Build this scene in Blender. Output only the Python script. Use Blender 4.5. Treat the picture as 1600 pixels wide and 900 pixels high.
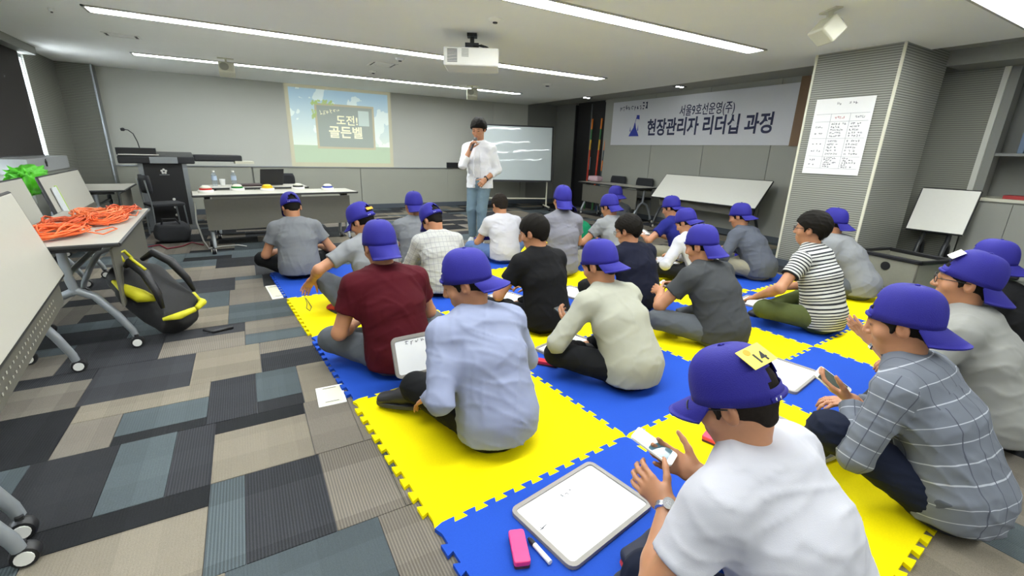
import bpy, bmesh, math, random
import numpy as np
from mathutils import Vector, Matrix
for o in list(bpy.data.objects): bpy.data.objects.remove(o)
scene = bpy.context.scene
COL = scene.collection
PI = math.pi
R = math.radians

# ------------------------------------------------------------------ camera
CAM = np.array([-0.432, -1.222, 1.305]); YAW, PITCH, ROLL, FPX = R(30.591), R(16.863), R(-1.682), 699.0
_f = np.array([math.sin(YAW)*math.cos(PITCH), math.cos(YAW)*math.cos(PITCH), -math.sin(PITCH)])
_r = np.array([math.cos(YAW), -math.sin(YAW), 0.0]); _d = np.cross(_f, _r)
_r2 = math.cos(ROLL)*_r + math.sin(ROLL)*_d; _d2 = -math.sin(ROLL)*_r + math.cos(ROLL)*_d
cd = bpy.data.cameras.new('camera'); cam = bpy.data.objects.new('camera', cd); COL.objects.link(cam)
cd.sensor_width = 36; cd.lens = FPX/1600*36; cd.clip_start = .02; cd.clip_end = 100
m = Matrix.Identity(4)
for i in range(3):
    m[i][0], m[i][1], m[i][2], m[i][3] = _r2[i], -_d2[i], -_f[i], CAM[i]
cam.matrix_world = m; scene.camera = cam
def at(px, py, z=0.0):
    "point at height z seen in the photograph at pixel px, py"
    v = ((px-800)*_r2 + (py-450)*_d2)/FPX + _f
    return CAM + v*(z-CAM[2])/v[2]
def at_x(px, py, x):
    v = ((px-800)*_r2 + (py-450)*_d2)/FPX + _f
    return CAM + v*(x-CAM[0])/v[0]
def at_y(px, py, y):
    v = ((px-800)*_r2 + (py-450)*_d2)/FPX + _f
    return CAM + v*(y-CAM[1])/v[1]

# ------------------------------------------------------------------ world, view
w = bpy.data.worlds.new('world'); scene.world = w; w.use_nodes = True
w.node_tree.nodes['Background'].inputs[0].default_value = (.93, .97, 1.0, 1)
w.node_tree.nodes['Background'].inputs[1].default_value = 14.0
vs = scene.view_settings
vs.view_transform = 'Standard'; vs.look = 'None'; vs.gamma = 1.0; vs.use_curve_mapping = False
vs.exposure = 0.82
LAMP = 20.0          # strength of the linear ceiling lamps

# ------------------------------------------------------------------ materials
def lin(c):
    if isinstance(c, str):
        c = [int(c[i:i+2], 16) for i in (0, 2, 4)]
    return tuple(((v/255)/12.92 if v/255 <= .04045 else ((v/255+.055)/1.055)**2.4) for v in c)+(1.0,)
MATS = {}
class NT:
    def __init__(s, name):
        s.m = bpy.data.materials.new(name); s.m.use_nodes = True; s.t = s.m.node_tree; s.n = s.t.nodes
        s.b = s.n['Principled BSDF']
    def node(s, typ, **kw):
        n = s.n.new(typ)
        for k, v in kw.items(): setattr(n, k, v)
        return n
    def link(s, a, b): s.t.links.new(a, b)
    def val(s, sock, v):
        if hasattr(v, 'links') or isinstance(v, bpy.types.NodeSocket): s.link(v, sock)
        else: sock.default_value = v
    def math(s, op, a, b=0.0):
        n = s.node('ShaderNodeMath', operation=op); s.val(n.inputs[0], a); s.val(n.inputs[1], b); return n.outputs[0]
    def mix(s, f, a, b, mode='MIX'):
        n = s.node('ShaderNodeMix', data_type='RGBA', blend_type=mode); s.val(n.inputs[0], f); s.val(n.inputs[6], a); s.val(n.inputs[7], b); return n.outputs[2]
    def noise(s, vec, scale, detail=2):
        n = s.node('ShaderNodeTexNoise'); n.inputs['Scale'].default_value = scale; n.inputs['Detail'].default_value = detail
        if vec is not None: s.link(vec, n.inputs['Vector'])
        return n.outputs[0]
    def obj(s): return s.node('ShaderNodeTexCoord').outputs['Object']
    def pos(s): return s.node('ShaderNodeNewGeometry').outputs['Position']
    def bump(s, h, strength=.3, dist=.01):
        n = s.node('ShaderNodeBump'); n.inputs['Strength'].default_value = strength; n.inputs['Distance'].default_value = dist
        s.link(h, n.inputs['Height']); s.link(n.outputs[0], s.b.inputs['Normal'])
def mat(name, color, rough=.5, metal=0.0, var=.06, scale=30, bump=0.0, bscale=200, emit=None, es=0.0, trans=0.0, coat=0.0, spec=None):
    if name in MATS: return MATS[name]
    t = NT(name); c = lin(color)
    co = t.obj(); n = t.noise(co, scale)
    k = t.math('MULTIPLY_ADD', n, 2*var); k.node.inputs[2].default_value = 1-var
    mx = t.node('ShaderNodeVectorMath', operation='SCALE'); mx.inputs[0].default_value = c[:3]; t.link(k, mx.inputs['Scale'])
    t.link(mx.outputs[0], t.b.inputs['Base Color'])
    t.b.inputs['Roughness'].default_value = rough; t.b.inputs['Metallic'].default_value = metal
    if bump: t.bump(t.noise(co, bscale, 3), bump, .004)
    if emit: t.b.inputs['Emission Color'].default_value = lin(emit); t.b.inputs['Emission Strength'].default_value = es
    if trans: t.b.inputs['Transmission Weight'].default_value = trans; t.b.inputs['IOR'].default_value = 1.3
    if coat: t.b.inputs['Coat Weight'].default_value = coat
    if spec is not None: t.b.inputs['Specular IOR Level'].default_value = spec
    MATS[name] = t.m; return t.m
def cloth(name, color, bump=.35):
    if name in MATS: return MATS[name]
    m_ = mat(name, color, .85, var=.08, scale=9, spec=.2); cloth_bump(m_); return m_
def cloth_bump(m_):
    t = NT.__new__(NT); t.m = m_; t.t = m_.node_tree; t.n = t.t.nodes; t.b = t.n['Principled BSDF']
    co = t.obj(); mp = t.node('ShaderNodeMapping'); mp.inputs['Scale'].default_value = (1.0, 1.0, 2.2); mp.inputs['Rotation'].default_value = (.5, .7, 0); t.link(co, mp.inputs[0])
    r = t.node('ShaderNodeTexNoise', noise_type='RIDGED_MULTIFRACTAL'); r.inputs['Scale'].default_value = 5.5; r.inputs['Detail'].default_value = 2.5; r.inputs['Distortion'].default_value = .6; t.link(mp.outputs[0], r.inputs['Vector'])
    f_ = t.noise(co, 500, 2)
    t.bump(t.math('ADD', t.math('MULTIPLY', r.outputs[0], 1.0), t.math('MULTIPLY', f_, .06)), .55, .011)

# ------------------------------------------------------------------ mesh helpers
class MB:
    "collects simple shapes; build() links them as one mesh object"
    def __init__(s): s.v = []; s.f = []
    def add(s, v, f):
        k = len(s.v); s.v += [tuple(map(float, p)) for p in v]; s.f += [tuple(i+k for i in q) for q in f]; return s
    def box(s, c, d, rz=0.0, M=None):
        hx, hy, hz = d[0]/2, d[1]/2, d[2]/2
        P = [Vector((x, y, z)) for z in (-hz, hz) for x, y in ((-hx, -hy), (hx, -hy), (hx, hy), (-hx, hy))]
        rot = M if M is not None else Matrix.Rotation(rz, 3, 'Z')
        return s.add([Vector(c)+rot @ p for p in P], [(3, 2, 1, 0), (4, 5, 6, 7), (0, 1, 5, 4), (1, 2, 6, 5), (2, 3, 7, 6), (3, 0, 4, 7)])
    def b2(s, lo, hi):
        return s.box([(a+b)/2 for a, b in zip(lo, hi)], [b-a for a, b in zip(lo, hi)])
    def tube(s, pts, r, n=8, cap=True, closed=False):
        pts = [Vector(p) for p in pts]; N = len(pts)
        rs = r if isinstance(r, (list, tuple)) else [r]*N
        k0 = len(s.v); up = None
        for i, p in enumerate(pts):
            a = pts[(i-1) % N] if (i or closed) else p; b = pts[(i+1) % N] if (i < N-1 or closed) else p
            d = (b-a).normalized() if (b-a).length > 1e-9 else Vector((0, 0, 1))
            if up is None: up = Vector((0, 0, 1)) if abs(d.z) < .9 else Vector((1, 0, 0))
            u = (up-d*up.dot(d)); u = u.normalized() if u.length > 1e-6 else d.orthogonal().normalized(); up = u; v = d.cross(u)
            for j in range(n):
                q = p+(u*math.cos(2*PI*j/n)+v*math.sin(2*PI*j/n))*rs[i]; s.v.append(tuple(q))
        L = N if closed else N-1
        for i in range(L):
            for j in range(n):
                a = k0+i*n; b = k0+((i+1) % N)*n
                s.f.append((a+j, a+(j+1) % n, b+(j+1) % n, b+j))
        if cap and not closed:
            s.f.append(tuple(k0+j for j in reversed(range(n)))); s.f.append(tuple(k0+(N-1)*n+j for j in range(n)))
        return s
    def lathe(s, prof, c=(0, 0, 0), n=20, M=None):
        k0 = len(s.v); M = M or Matrix.Identity(3)
        for (r, z) in prof:
            for j in range(n):
                a = 2*PI*j/n; s.v.append(tuple(Vector(c)+M @ Vector((r*math.cos(a), r*math.sin(a), z))))
        for i in range(len(prof)-1):
            for j in range(n):
                a = k0+i*n; b = a+n
                s.f.append((a+j, a+(j+1) % n, b+(j+1) % n, b+j))
        s.f.append(tuple(k0+j for j in reversed(range(n)))); s.f.append(tuple(k0+(len(prof)-1)*n+j for j in range(n)))
        return s
    def prism(s, poly, z0, z1, M=None, c=(0, 0, 0)):
        M = M or Matrix.Identity(3); n = len(poly); c = Vector(c)
        v = [c+M @ Vector((x, y, z0)) for x, y in poly]+[c+M @ Vector((x, y, z1)) for x, y in poly]
        return s.add(v, [tuple(reversed(range(n))), tuple(range(n, 2*n))]+[(i, (i+1) % n, n+(i+1) % n, n+i) for i in range(n)])
    def build(s, name, m, parent=None, loc=None, rz=None, smooth=False, bevel=0.0, seg=2, M=None):
        me = bpy.data.meshes.new(name); me.from_pydata(s.v, [], s.f); me.update()
        return link(name, me, m, parent, loc, rz, smooth, bevel, seg, M)
def link(name, me, m=None, parent=None, loc=None, rz=None, smooth=False, bevel=0.0, seg=2, M=None):
    o = bpy.data.objects.new(name, me); COL.objects.link(o)
    if m is not None and not me.materials: me.materials.append(m)
    if parent is not None: o.parent = parent
    if M is not None: o.matrix_local = M
    if loc is not None: o.location = loc
    if rz is not None: o.rotation_euler = (0, 0, rz)
    if smooth:
        me.polygons.foreach_set('use_smooth', [True]*len(me.polygons))
        if smooth == 'auto': me.set_sharp_from_angle(angle=R(40))
    if bevel:
        b = o.modifiers.new('bevel', 'BEVEL'); b.width = bevel; b.segments = seg; b.limit_method = 'ANGLE'; b.angle_limit = R(40)
    return o
def tag(o, label=None, cat=None, group=None, kind=None):
    if label: o['label'] = label
    if cat: o['category'] = cat
    if group: o['group'] = group
    if kind: o['kind'] = kind
    return o
def empty(name, loc=(0, 0, 0), rz=0.0, label=None, cat=None, group=None):
    o = bpy.data.objects.new(name, None); COL.objects.link(o); o.location = loc; o.rotation_euler = (0, 0, rz); o.empty_display_size = .1
    return tag(o, label, cat, group)
def copy_tree(o, parent=None):
    c = o.copy(); COL.objects.link(c); c.parent = parent
    for ch in list(o.children): copy_tree(ch, c)
    return c
def rrect(w, d, r, n=4):
    p = []
    for cx, cy, a0 in ((w/2-r, d/2-r, 0), (-w/2+r, d/2-r, 90), (-w/2+r, -d/2+r, 180), (w/2-r, -d/2+r, 270)):
        for i in range(n+1):
            a = R(a0+90*i/n); p.append((cx+r*math.cos(a), cy+r*math.sin(a)))
    return p
def frame_from(x, y, z):
    return Matrix((tuple(x), tuple(y), tuple(z))).transposed()
def text(name, s, size, m, parent, M, align='CENTER', depth=.0012, shear=0.0, squash=1.0, bold=0.0, width=None):
    cu = bpy.data.curves.new(name, 'FONT'); cu.body = s; cu.size = size; cu.align_x = align; cu.align_y = 'CENTER'; cu.extrude = depth; cu.shear = shear; cu.offset = bold
    tmp = bpy.data.objects.new(name+'_tmp', cu); COL.objects.link(tmp)
    bpy.context.view_layer.update()
    me = bpy.data.meshes.new_from_object(tmp.evaluated_get(bpy.context.evaluated_depsgraph_get()))
    bpy.data.objects.remove(tmp)
    if width:
        xs = [v.co.x for v in me.vertices]; squash = width/(max(xs)-min(xs))
    for v in me.vertices: v.co.x *= squash
    me.materials.clear()
    return link(name, me, m, parent, M=M)

def scrawl(parent, M4, wd, ht, n, m, seed=0, name='handwriting', pen=.08):
    "illegible pen strokes, n syllable-like clusters in a line of width wd and height ht on the local x-y plane"
    rg_ = random.Random(seed); mb = MB(); cw = wd/n; th = ht*pen
    for k in range(n):
        x0 = -wd/2+cw*k
        for q in range(4):
            cx, cy = x0+cw*rg_.uniform(.2, .7), ht*rg_.uniform(-.35, .35)
            if rg_.random() < .55: mb.box((cx, cy, 0), (cw*rg_.uniform(.3, .65), th, .0006), rz=rg_.uniform(-.25, .25))
            else: mb.box((cx, cy, 0), (th, ht*rg_.uniform(.35, .8), .0006), rz=rg_.uniform(-.2, .2))
    return tag(mb.build(name, m, parent, M=M4), kind='stuff')

# ------------------------------------------------------------------ the room
H = 2.47; YW = 9.2; XL = -2.8; XR = 6.95; YB = -4.2
def stripes_wall(name, c1, c2, period=.024):
    t = NT(name); p = t.pos(); sep = t.node('ShaderNodeSeparateXYZ'); t.link(p, sep.inputs[0])
    fr = t.math('FRACT', t.math('DIVIDE', sep.outputs[2], period))
    k = t.math('LESS_THAN', fr, .38)
    n = t.noise(p, 6)
    col = t.mix(k, lin(c1), lin(c2)); t.link(t.mix(t.math('MULTIPLY', n, .2), col, lin('8a8a80')), t.b.inputs['Base Color'])
    t.b.inputs['Roughness'].default_value = .6
    t.bump(t.math('SUBTRACT', 1.0, k), .6, .006)
    return t.m
M_CEIL = mat('ceiling_paint', 'f7f7f2', .9, var=.02, scale=2)
M_WALL = mat('wall_panel_grey', 'c6c7bd', .55, var=.02, scale=3)
M_DADO = mat('dado_panel_grey', '9d9e92', .5, var=.03, scale=4)
M_DARKWALL = mat('wall_dark_grey', '7f807a', .6, var=.03, scale=4)
M_WHITE = mat('board_white_wall', (190, 191, 182), .45, var=.02, scale=2)
M_BASE = mat('baseboard_slate', '4d545c', .5)
M_BLACK = mat('black_void', '141414', .7)
M_RIB = stripes_wall('ribbed_wallcovering', '92938a', '5a5a52', .024)
M_RWALL = mat('right_wall_panel', '989990', .55, var=.02, scale=3)  # wall grey with lower albedo, imitating light that falls off towards the right
M_METAL = mat('silver_metal', '9a9fa2', .35, metal=.8)
M_LEG = mat('table_leg_grey', '8c9194', .4, metal=.3)
M_BLKPL = mat('black_plastic', '1c1c1e', .45)
M_TOP = mat('table_laminate', (176, 173, 162), .4, var=.02)
M_EDGE = mat('table_edge_black', '2a2a2a', .5)
M_GREYPAN = mat('modesty_panel', (92, 90, 81), .55)
M_WHITEPL = mat('white_plastic', 'e4e3dc', .4, var=.02)
M_CREAM = mat('cream_plastic', 'cfcdb9', .45, var=.02)
M_PAPER = mat('paper_white', 'e6e6e4', .7, var=.02)
M_INK = mat('ink_black', '23252b', .7)
M_CHAR = mat('charcoal_fabric', '2b2c2f', .9, bump=.3)

def struct(o): o['kind'] = 'structure'; return o
fl = MB().b2((XL, YB, -.10), (XR+2.2, YW+.3, -.006))
floor = struct(fl.build('floor', mat('floor_underlay', '55565a', .95)))

# carpet: woven rectangles laid in bands, each a thin piece of its own
def carpet_mat(name, c, corduroy=False):
    t = NT(name); p = t.pos(); sep = t.node('ShaderNodeSeparateXYZ'); t.link(p, sep.inputs[0])
    def band(s, wdt, off):
        fl_ = t.math('FLOOR', t.math('DIVIDE', t.math('ADD', s, off), wdt))
        wn = t.node('ShaderNodeTexWhiteNoise', noise_dimensions='1D'); t.link(fl_, wn.inputs['W']); return wn.outputs[0]
    k = t.math('ADD', band(sep.outputs[0], .115, .03), band(sep.outputs[1], .145, .07))
    k = t.math('MULTIPLY_ADD', k, .26); k.node.inputs[2].default_value = .74
    n = t.noise(p, 420, 2); k2 = t.math('MULTIPLY_ADD', n, .9); k2.node.inputs[2].default_value = .55
    k = t.math('MULTIPLY', k, k2)
    rib = t.math('SINE', t.math('MULTIPLY', sep.outputs[0], 2*PI/.0105))
    if corduroy:
        kr = t.math('MULTIPLY_ADD', t.math('GREATER_THAN', rib, .1), .4); kr.node.inputs[2].default_value = .8; k = t.math('MULTIPLY', k, kr)
    mx = t.node('ShaderNodeVectorMath', operation='SCALE'); mx.inputs[0].default_value = lin(c)[:3]; t.link(k, mx.inputs['Scale'])
    t.link(mx.outputs[0], t.b.inputs['Base Color']); t.b.inputs['Roughness'].default_value = .95; t.b.inputs['Specular IOR Level'].default_value = .15
    t.bump(t.math('ADD', n, t.math('MULTIPLY', rib, .25)), .5, .003)
    return t.m
PAL = [('carpet_charcoal', '2b2c2e', 0), ('carpet_slate', '37383b', 0), ('carpet_charcoal_rib', '333437', 1), ('carpet_blue_grey', (74, 82, 85), 0), ('carpet_blue_grey_rib', (77, 85, 88), 1), ('carpet_beige', '6d675e', 0), ('carpet_sand', '787164', 0), ('carpet_beige_rib', '6f6960', 1), ('carpet_black', '222325', 0)]
CAT = 'DDDBBLLLD'
PALM = [carpet_mat(*p_) for p_ in PAL]
rng = random.Random(11)
pieces = []
rows = []
y = YB+.2; 
def split(x0, x1, y0, y1, last):
    kind = rng.choices([k for k in 'DBL' if k != CAT[last]], [dict(D=.40, B=.2, L=.42)[k] for k in 'DBL' if k != CAT[last]])[0]
    ci = rng.choice([i for i in range(len(PAL)) if CAT[i] == kind])
    pieces.append((x0, x1, y0, y1, ci)); return ci
yy = .17-.48*9
while yy < YW:
    x = XL+rng.uniform(-.3, 0); last = 0
    if abs(yy-.17) < .01:
        for q in ((XL, -1.9, 0, .48, 5), (-1.9, -1.35, 0, .48, 0), (-1.35, -1.2, 0, .35, 4), (-1.2, -.70, 0, .35, 6), (-1.35, -.70, .35, .48, 8), (-.70, -.58, 0, .48, 4), (-.58, -.30, 0, .48, 2), (-.30, -.05, 0, .48, 7)): pieces.append((q[0], q[1], yy+q[2], yy+q[3], q[4]))
        x = -.05
    elif abs(yy-.65) < .01:
        for q in ((XL, -1.7, 0, .48, 6), (-1.7, -1.35, 0, .48, 3), (-1.35, -1.06, 0, .48, 0), (-1.06, -.85, 0, .48, 3), (-.85, -.70, 0, .48, 2), (-.70, -.31, 0, .37, 6), (-.70, -.31, .37, .48, 8), (-.31, -.1, 0, .48, 5)): pieces.append((q[0], q[1], yy+q[2], yy+q[3], q[4]))
        x = -.1
    elif abs(yy-1.13) < .01:
        for q in ((XL, -1.6, 0, .48, 7), (-1.6, -1.30, 0, .48, 8), (-1.30, -.74, .30, .48, 6), (-1.30, -1.1, 0, .30, 5), (-1.1, -.74, .08, .30, 3), (-1.1, -.74, 0, .08, 8), (-.74, -.52, 0, .48, 2), (-.52, -.30, .12, .48, 3), (-.52, -.30, 0, .12, 0), (-.30, -.05, 0, .48, 6)): pieces.append((q[0], q[1], yy+q[2], yy+q[3], q[4]))
        x = -.05
    while x < XR+1.2:
        wdt = rng.choice([.24, .36, .48, .48, .6, .72])
        if rng.random() < .42:
            c = rng.choice([.14, .2, .28, .34])
            last = split(x, x+wdt, yy, yy+c, last); split(x, x+wdt, yy+c, yy+.48, last)
        else: last = split(x, x+wdt, yy, yy+.48, last)
        x += wdt
    yy += .48
def clipx(p): return (max(p[0], XL), min(p[1], XR+1.2), p[2], min(p[3], YW), p[4])
pieces = [clipx(p) for p in pieces if p[1] > XL]
def seen(p):
    cx, cy = (p[0]+p[1])/2, (p[2]+p[3])/2
    v = np.array([cx, cy, 0])-CAM; zc = v@_f
    if zc < .15: return 0
    u, q = v@_r2/zc*FPX+800, v@_d2/zc*FPX+450
    if not (-150 < u < 1750 and 200 < q < 1100): return 0
    a = R(4.6); gx, gy = cx*math.cos(a)+cy*math.sin(a), -cx*math.sin(a)+cy*math.cos(a)
    if .3 < gx < 4.7 and -.7 < gy < 3.7: return 0
    return (p[1]-p[0])*(p[3]-p[2])/zc**3
pieces.sort(key=lambda p: -seen(p))
rest = {}
for i, p in enumerate(pieces):
    x0, x1, y0, y1, ci = p; g = .0015; zt = .0005*((i*7) % 3)
    if i < 290:
        MB().b2((x0+g, y0+g, -.008), (x1-g, y1-g, zt)).build('carpet_tile', PALM[ci], floor)
    else: rest.setdefault(ci, MB()).b2((x0+g, y0+g, -.008), (x1-g, y1-g, zt))
v = []; f = []; mi = []
for ci, mb in rest.items():
    k = len(v); v += mb.v; f += [tuple(i+k for i in q) for q in mb.f]; mi += [ci]*len(mb.f)
me = bpy.data.meshes.new('carpet_tiles_far'); me.from_pydata(v, [], f)
for m_ in PALM: me.materials.append(m_)
me.polygons.foreach_set('material_index', mi)
tag(link('carpet_field', me, None, floor), 'patchwork of grey and beige carpet tiles', kind='stuff')

struct(MB().b2((XL, YB, H), (6.02, YW+.3, H+.12)).build('ceiling', M_CEIL))
struct(MB().b2((6.02, YB, H+.05), (XR+2.2, YW+.3, H+.17)).build('ceiling_edge', mat('ceiling_dark', '9a9a92', .9)))
struct(MB().b2((6.50, YB, 2.36), (XR+2.2, 1.12, H+.06)).build('ceiling_soffit', mat('soffit_grey', '8d8e88', .9)))
# front wall: white projection wall above, grey panels below
wf = struct(MB().b2((XL-.2, YW+.02, 0), (XR+.3, YW+.2, H+.2)).build('wall_front', M_DARKWALL))
MB().b2((-2.34, YW-.005, .90), (5.05, YW+.03, H)).build('white_board_facing', M_WHITE, wf)
MB().b2((5.06, YW-.002, .90), (6.05, YW+.03, H)).build('wall_panel', M_WALL, wf)
MB().b2((6.06, YW-.002, .0), (XR, YW+.03, H+.05)).build('wall_panel', M_DARKWALL, wf)
for x0 in (-2.34, -.27, 1.78, 3.82): MB().b2((x0+.006, YW-.012, .10), (min(x0+2.05, 6.05)-.006, YW+.03, .885)).build('wall_panel', M_DADO, wf)
MB().b2((5.88, YW-.012, .10), (6.05, YW+.03, .885)).build('wall_panel', M_DADO, wf)
MB().b2((-2.34, YW-.03, .885), (3.82, YW+.02, .905)).build('marker_ledge', M_METAL, wf)
MB().b2((3.80, YW-.06, .91), (4.20, YW-.002, 1.03)).build('control_box', M_BLKPL, wf)
struct(MB().b2((-2.34, YW-.03, 0), (XR, YW+.02, .10)).build('baseboard_front', M_BASE))
# left wall with window, blind and ribbed pier
wl = struct(MB().b2((XL-.2, YB, 0), (XL, YW+.3, .80)).b2((XL-.2, 8.05, .80), (XL, YW+.3, H+.2)).b2((XL-.2, YB, H-.06), (XL, 8.05, H+.2)).b2((XL-.2, YB, .8), (XL, -2.0, H)).build('wall_left', M_WALL))
MB().b2((XL, 7.75, 0), (XL+.02, YW-.13, H)).build('ribbed_panel', M_RIB, wl)
MB().b2((XL, 9.02, 0), (-2.36, YW+.02, H)).build('ribbed_panel', M_RIB, wl)
MB().b2((-2.36, 9.00, 0), (-2.335, YW+.02, H)).build('corner_strip', M_METAL, wl)
struct(MB().b2((XL, YB, H-.10), (XL+.16, 7.75, H)).build('trim_1', M_DARKWALL))
win = struct(MB().b2((XL-.12, -2.0, .80), (XL-.06, 8.05, .86)).b2((XL-.12, -2.0, H-.12), (XL-.06, 8.05, H-.06)).build('window_1', M_METAL))
for yk in (-1.95, .5, 3.0, 5.5, 7.98): MB().b2((XL-.12, yk-.03, .86), (XL-.06, yk+.03, H-.12)).build('window_mullion', M_METAL, win)
gl = mat('window_glass', 'f4fbff', .0, trans=1.0, var=0)
for a, b in ((-1.92, .47), (.53, 2.97), (3.03, 5.47), (5.53, 7.95)): MB().b2((XL-.095, a, .86), (XL-.089, b, H-.12)).build('window_pane', gl, win)
struct(MB().b2((XL-.06, -2.0, .76), (XL+.12, 7.9, .80)).build('window_sill', M_CEIL))
bl = empty('roller_blind', (XL+.03, 2.8, H-.1), 0, 'dark brown roller blind pulled down over the long window', 'blind')
MB().b2((0, -4.8, -1.27), (.004, 4.72, 0)).build('blind_fabric', mat('blind_fabric', '2f2c29', .9, bump=.2), bl)
MB().tube([(.0, -4.8, -1.28), (.0, 4.72, -1.28)], .014, 8).build('bottom_bar', M_BLKPL, bl)
# right wall, doorway recess, column, alcove
wr = struct(MB().b2((XR+.02, 1.9, 0), (XR+.2, 7.30, H+.2)).b2((XR+.02, 8.35, 0), (XR+.2, YW+.2, H+.2)).b2((XR+.02, .62, 0), (XR+.2, 1.9, H+.2)).build('wall_right', M_DARKWALL))
for a, b in ((1.96, 3.22), (3.23, 4.49), (4.50, 5.76), (5.77, 7.29)): MB().b2((XR, a, .10), (XR+.03, b, H+.05)).build('wall_panel', M_RWALL, wr)
MB().b2((XR, 8.36, .1), (XR+.03, YW, H+.05)).build('wall_panel', M_DARKWALL, wr)
MB().b2((XR, .75, .1), (XR+.03, 1.95, 2.36)).build('ribbed_panel', stripes_wall('ribbed_dark', '86877c', '64645b', .024), wr)
MB().b2((XR-.01, .70, 0), (XR+.03, .75, 2.36)).build('corner_strip', M_WALL, wr)
struct(MB().b2((XR-.012, .75, 0), (XR+.02, 7.30, .10)).build('baseboard_right', M_BASE))
door = struct(MB().b2((XR+.06, 7.28, 0), (XR+.16, 8.37, H+.2)).build('door_1', mat('door_dark', '1f1f20', .6)))
MB().b2((XR-.01, 7.27, 0), (XR+.06, 7.31, H)).build('door_frame', M_BLKPL, door)
MB().b2((XR-.01, 8.34, 0), (XR+.06, 8.38, H)).build('door_frame', M_BLKPL, door)
MB().b2((XR+.045, 7.80, 0), (XR+.065, 7.83, H)).build('door_edge', M_METAL, door)
MB().tube([(XR+.03, 7.72, .95), (XR+.03, 7.72, 1.25)], .012).build('door_handle', M_METAL, door)
cl = struct(MB().b2((5.42, 1.12, 0), (6.52, 1.95, H+.05)).build('wall_column', M_RIB))
for cx, cy in ((5.42, 1.12), (5.42, 1.95)): MB().b2((cx-.008, cy-.012, 0), (cx+.012, cy+.012, H)).build('corner_strip', M_CREAM, cl)
MB().b2((5.405, 1.10, 0), (6.53, 1.97, .09)).build('column_base', M_BASE, cl)
# far side alcove with built-in cabinet
ca = empty('built_in_cabinet', (XR+.02, -.15, 0), 0, 'pale grey built-in cabinet in the alcove beyond the column', 'cabinet')
MB().b2((.0, -2.2, .0), (.55, .85, .92)).build('cabinet_body', M_RWALL, ca)
for k in range(5): MB().b2((-.02, .84-.36*(k+1)+.004, .08), (.0, .84-.36*k-.004, .90)).build('cabinet_door', M_RWALL, ca)
MB().b2((-.03, -2.2, .92), (.55, .85, .955)).build('counter', M_CREAM, ca)
MB().b2((.53, -2.2, .955), (.55, .85, 2.36)).build('back_panel', M_DARKWALL, ca)
MB().b2((.02, -2.2, 1.42), (.53, .85, 1.45)).build('shelf', M_DARKWALL, ca)
struct(MB().b2((XR+.02, .70, 0), (XR+.7, .74, H)).build('wall_alcove', M_DARKWALL))
# walls behind the camera, same paint
struct(MB().b2((XL-.2, YB-.2, 0), (XR+2.2, YB, H+.2)).build('wall_back', M_WALL))
struct(MB().b2((XR+.6, YB, 0), (XR+.8, .74, H+.2)).build('wall_far_right', M_DARKWALL))

# ------------------------------------------------------------------ ceiling lamps
M_LAMP = mat('lamp_diffuser', 'ffffff', .6, var=0, emit=(246, 251, 252), es=LAMP)
def linear_lamp(x0, x1, y0, y1, label):
    t = empty('linear_ceiling_light', ((x0+x1)/2, (y0+y1)/2, H), 0, label, 'ceiling light')
    L, W = x1-x0, y1-y0
    fr = MB()
    for c, d in (((0, -W/2+.012, -.006), (L, .024, .014)), ((0, W/2-.012, -.006), (L, .024, .014)), ((-L/2+.012, 0, -.006), (.024, W, .014)), ((L/2-.012, 0, -.006), (.024, W, .014))): fr.box(c, d)
    fr.build('light_trim', mat('lamp_trim', 'b9b8ae', .5), t)
    MB().box((0, 0, -.004), (L-.048, W-.048, .006)).build('diffuser', M_LAMP, t)
    return t
linear_lamp(-1.58, 4.70, 7.26, 7.48, 'long linear ceiling light closest to the screen wall')
linear_lamp(-1.52, 4.70, 4.70, 4.96, 'long linear ceiling light running past the projector')
linear_lamp(-1.50, 4.72, 2.12, 2.36, 'long linear ceiling light closest to the square ribbed column')
linear_lamp(-1.50, 5.72, -.36, .30, 'wide linear ceiling light beyond the ceiling speaker by the column') if False else linear_lamp(-1.50, 5.66, .08, .36, 'linear ceiling light over the near mats beyond the column speaker')
linear_lamp(-1.50, 4.70, -2.60, -2.36, 'linear ceiling light over the back of the room')
# ------------------------------------------------------------------ ceiling things
def place(o, loc, rz=0.0): o.location = loc; o.rotation_euler = (0, 0, rz); return o
pj = empty('ceiling_projector', (1.80, 3.52, H), R(-28), 'white projector hanging from the ceiling on a dark mount', 'projector')
pb = MB().prism(rrect(.56, .44, .03), -.335, -.165).build('projector_case', M_WHITEPL, pj, bevel=.012, smooth='auto')
MB().b2((-.05, -.06, -.03), (.05, .06, 0)).tube([(0, 0, 0), (0, 0, -.10)], .022).b2((-.07, -.05, -.165), (.07, .05, -.09)).build('ceiling_mount', M_BLKPL, pj)
MB().tube([(.02, -.05, -.12), (.08, -.12, -.13), (.13, -.16, -.15), (.15, -.19, -.17)], .008).tube([(.03, -.05, -.12), (.10, -.12, -.125), (.16, -.16, -.15), (.18, -.19, -.17)], .008).build('cable', M_BLKPL, pj)
g = MB()
for k in range(9): g.box((-.19, -.222, -.19-.014*k), (.10, .004, .006))
g.build('vent_grille', M_EDGE, pb)
g = MB()
for k in range(6): g.box((-.06, -.222, -.185-.013*k), (.07, .004, .005))
g.build('vent_grille', mat('vent_grey', '8a8b82', .6), pb)
g = MB()
for k in range(2): g.box((-.282, -.13+.07*k, -.245), (.004, .03, .11))
g.build('vent_slot', M_EDGE, pb)
MB().lathe([(.0, 0), (.06, 0), (.055, .03), (.0, .03)], (.12, .222, -.24), 18, Matrix.Rotation(-PI/2, 3, 'X')).build('lens', M_BLKPL, pb)
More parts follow.
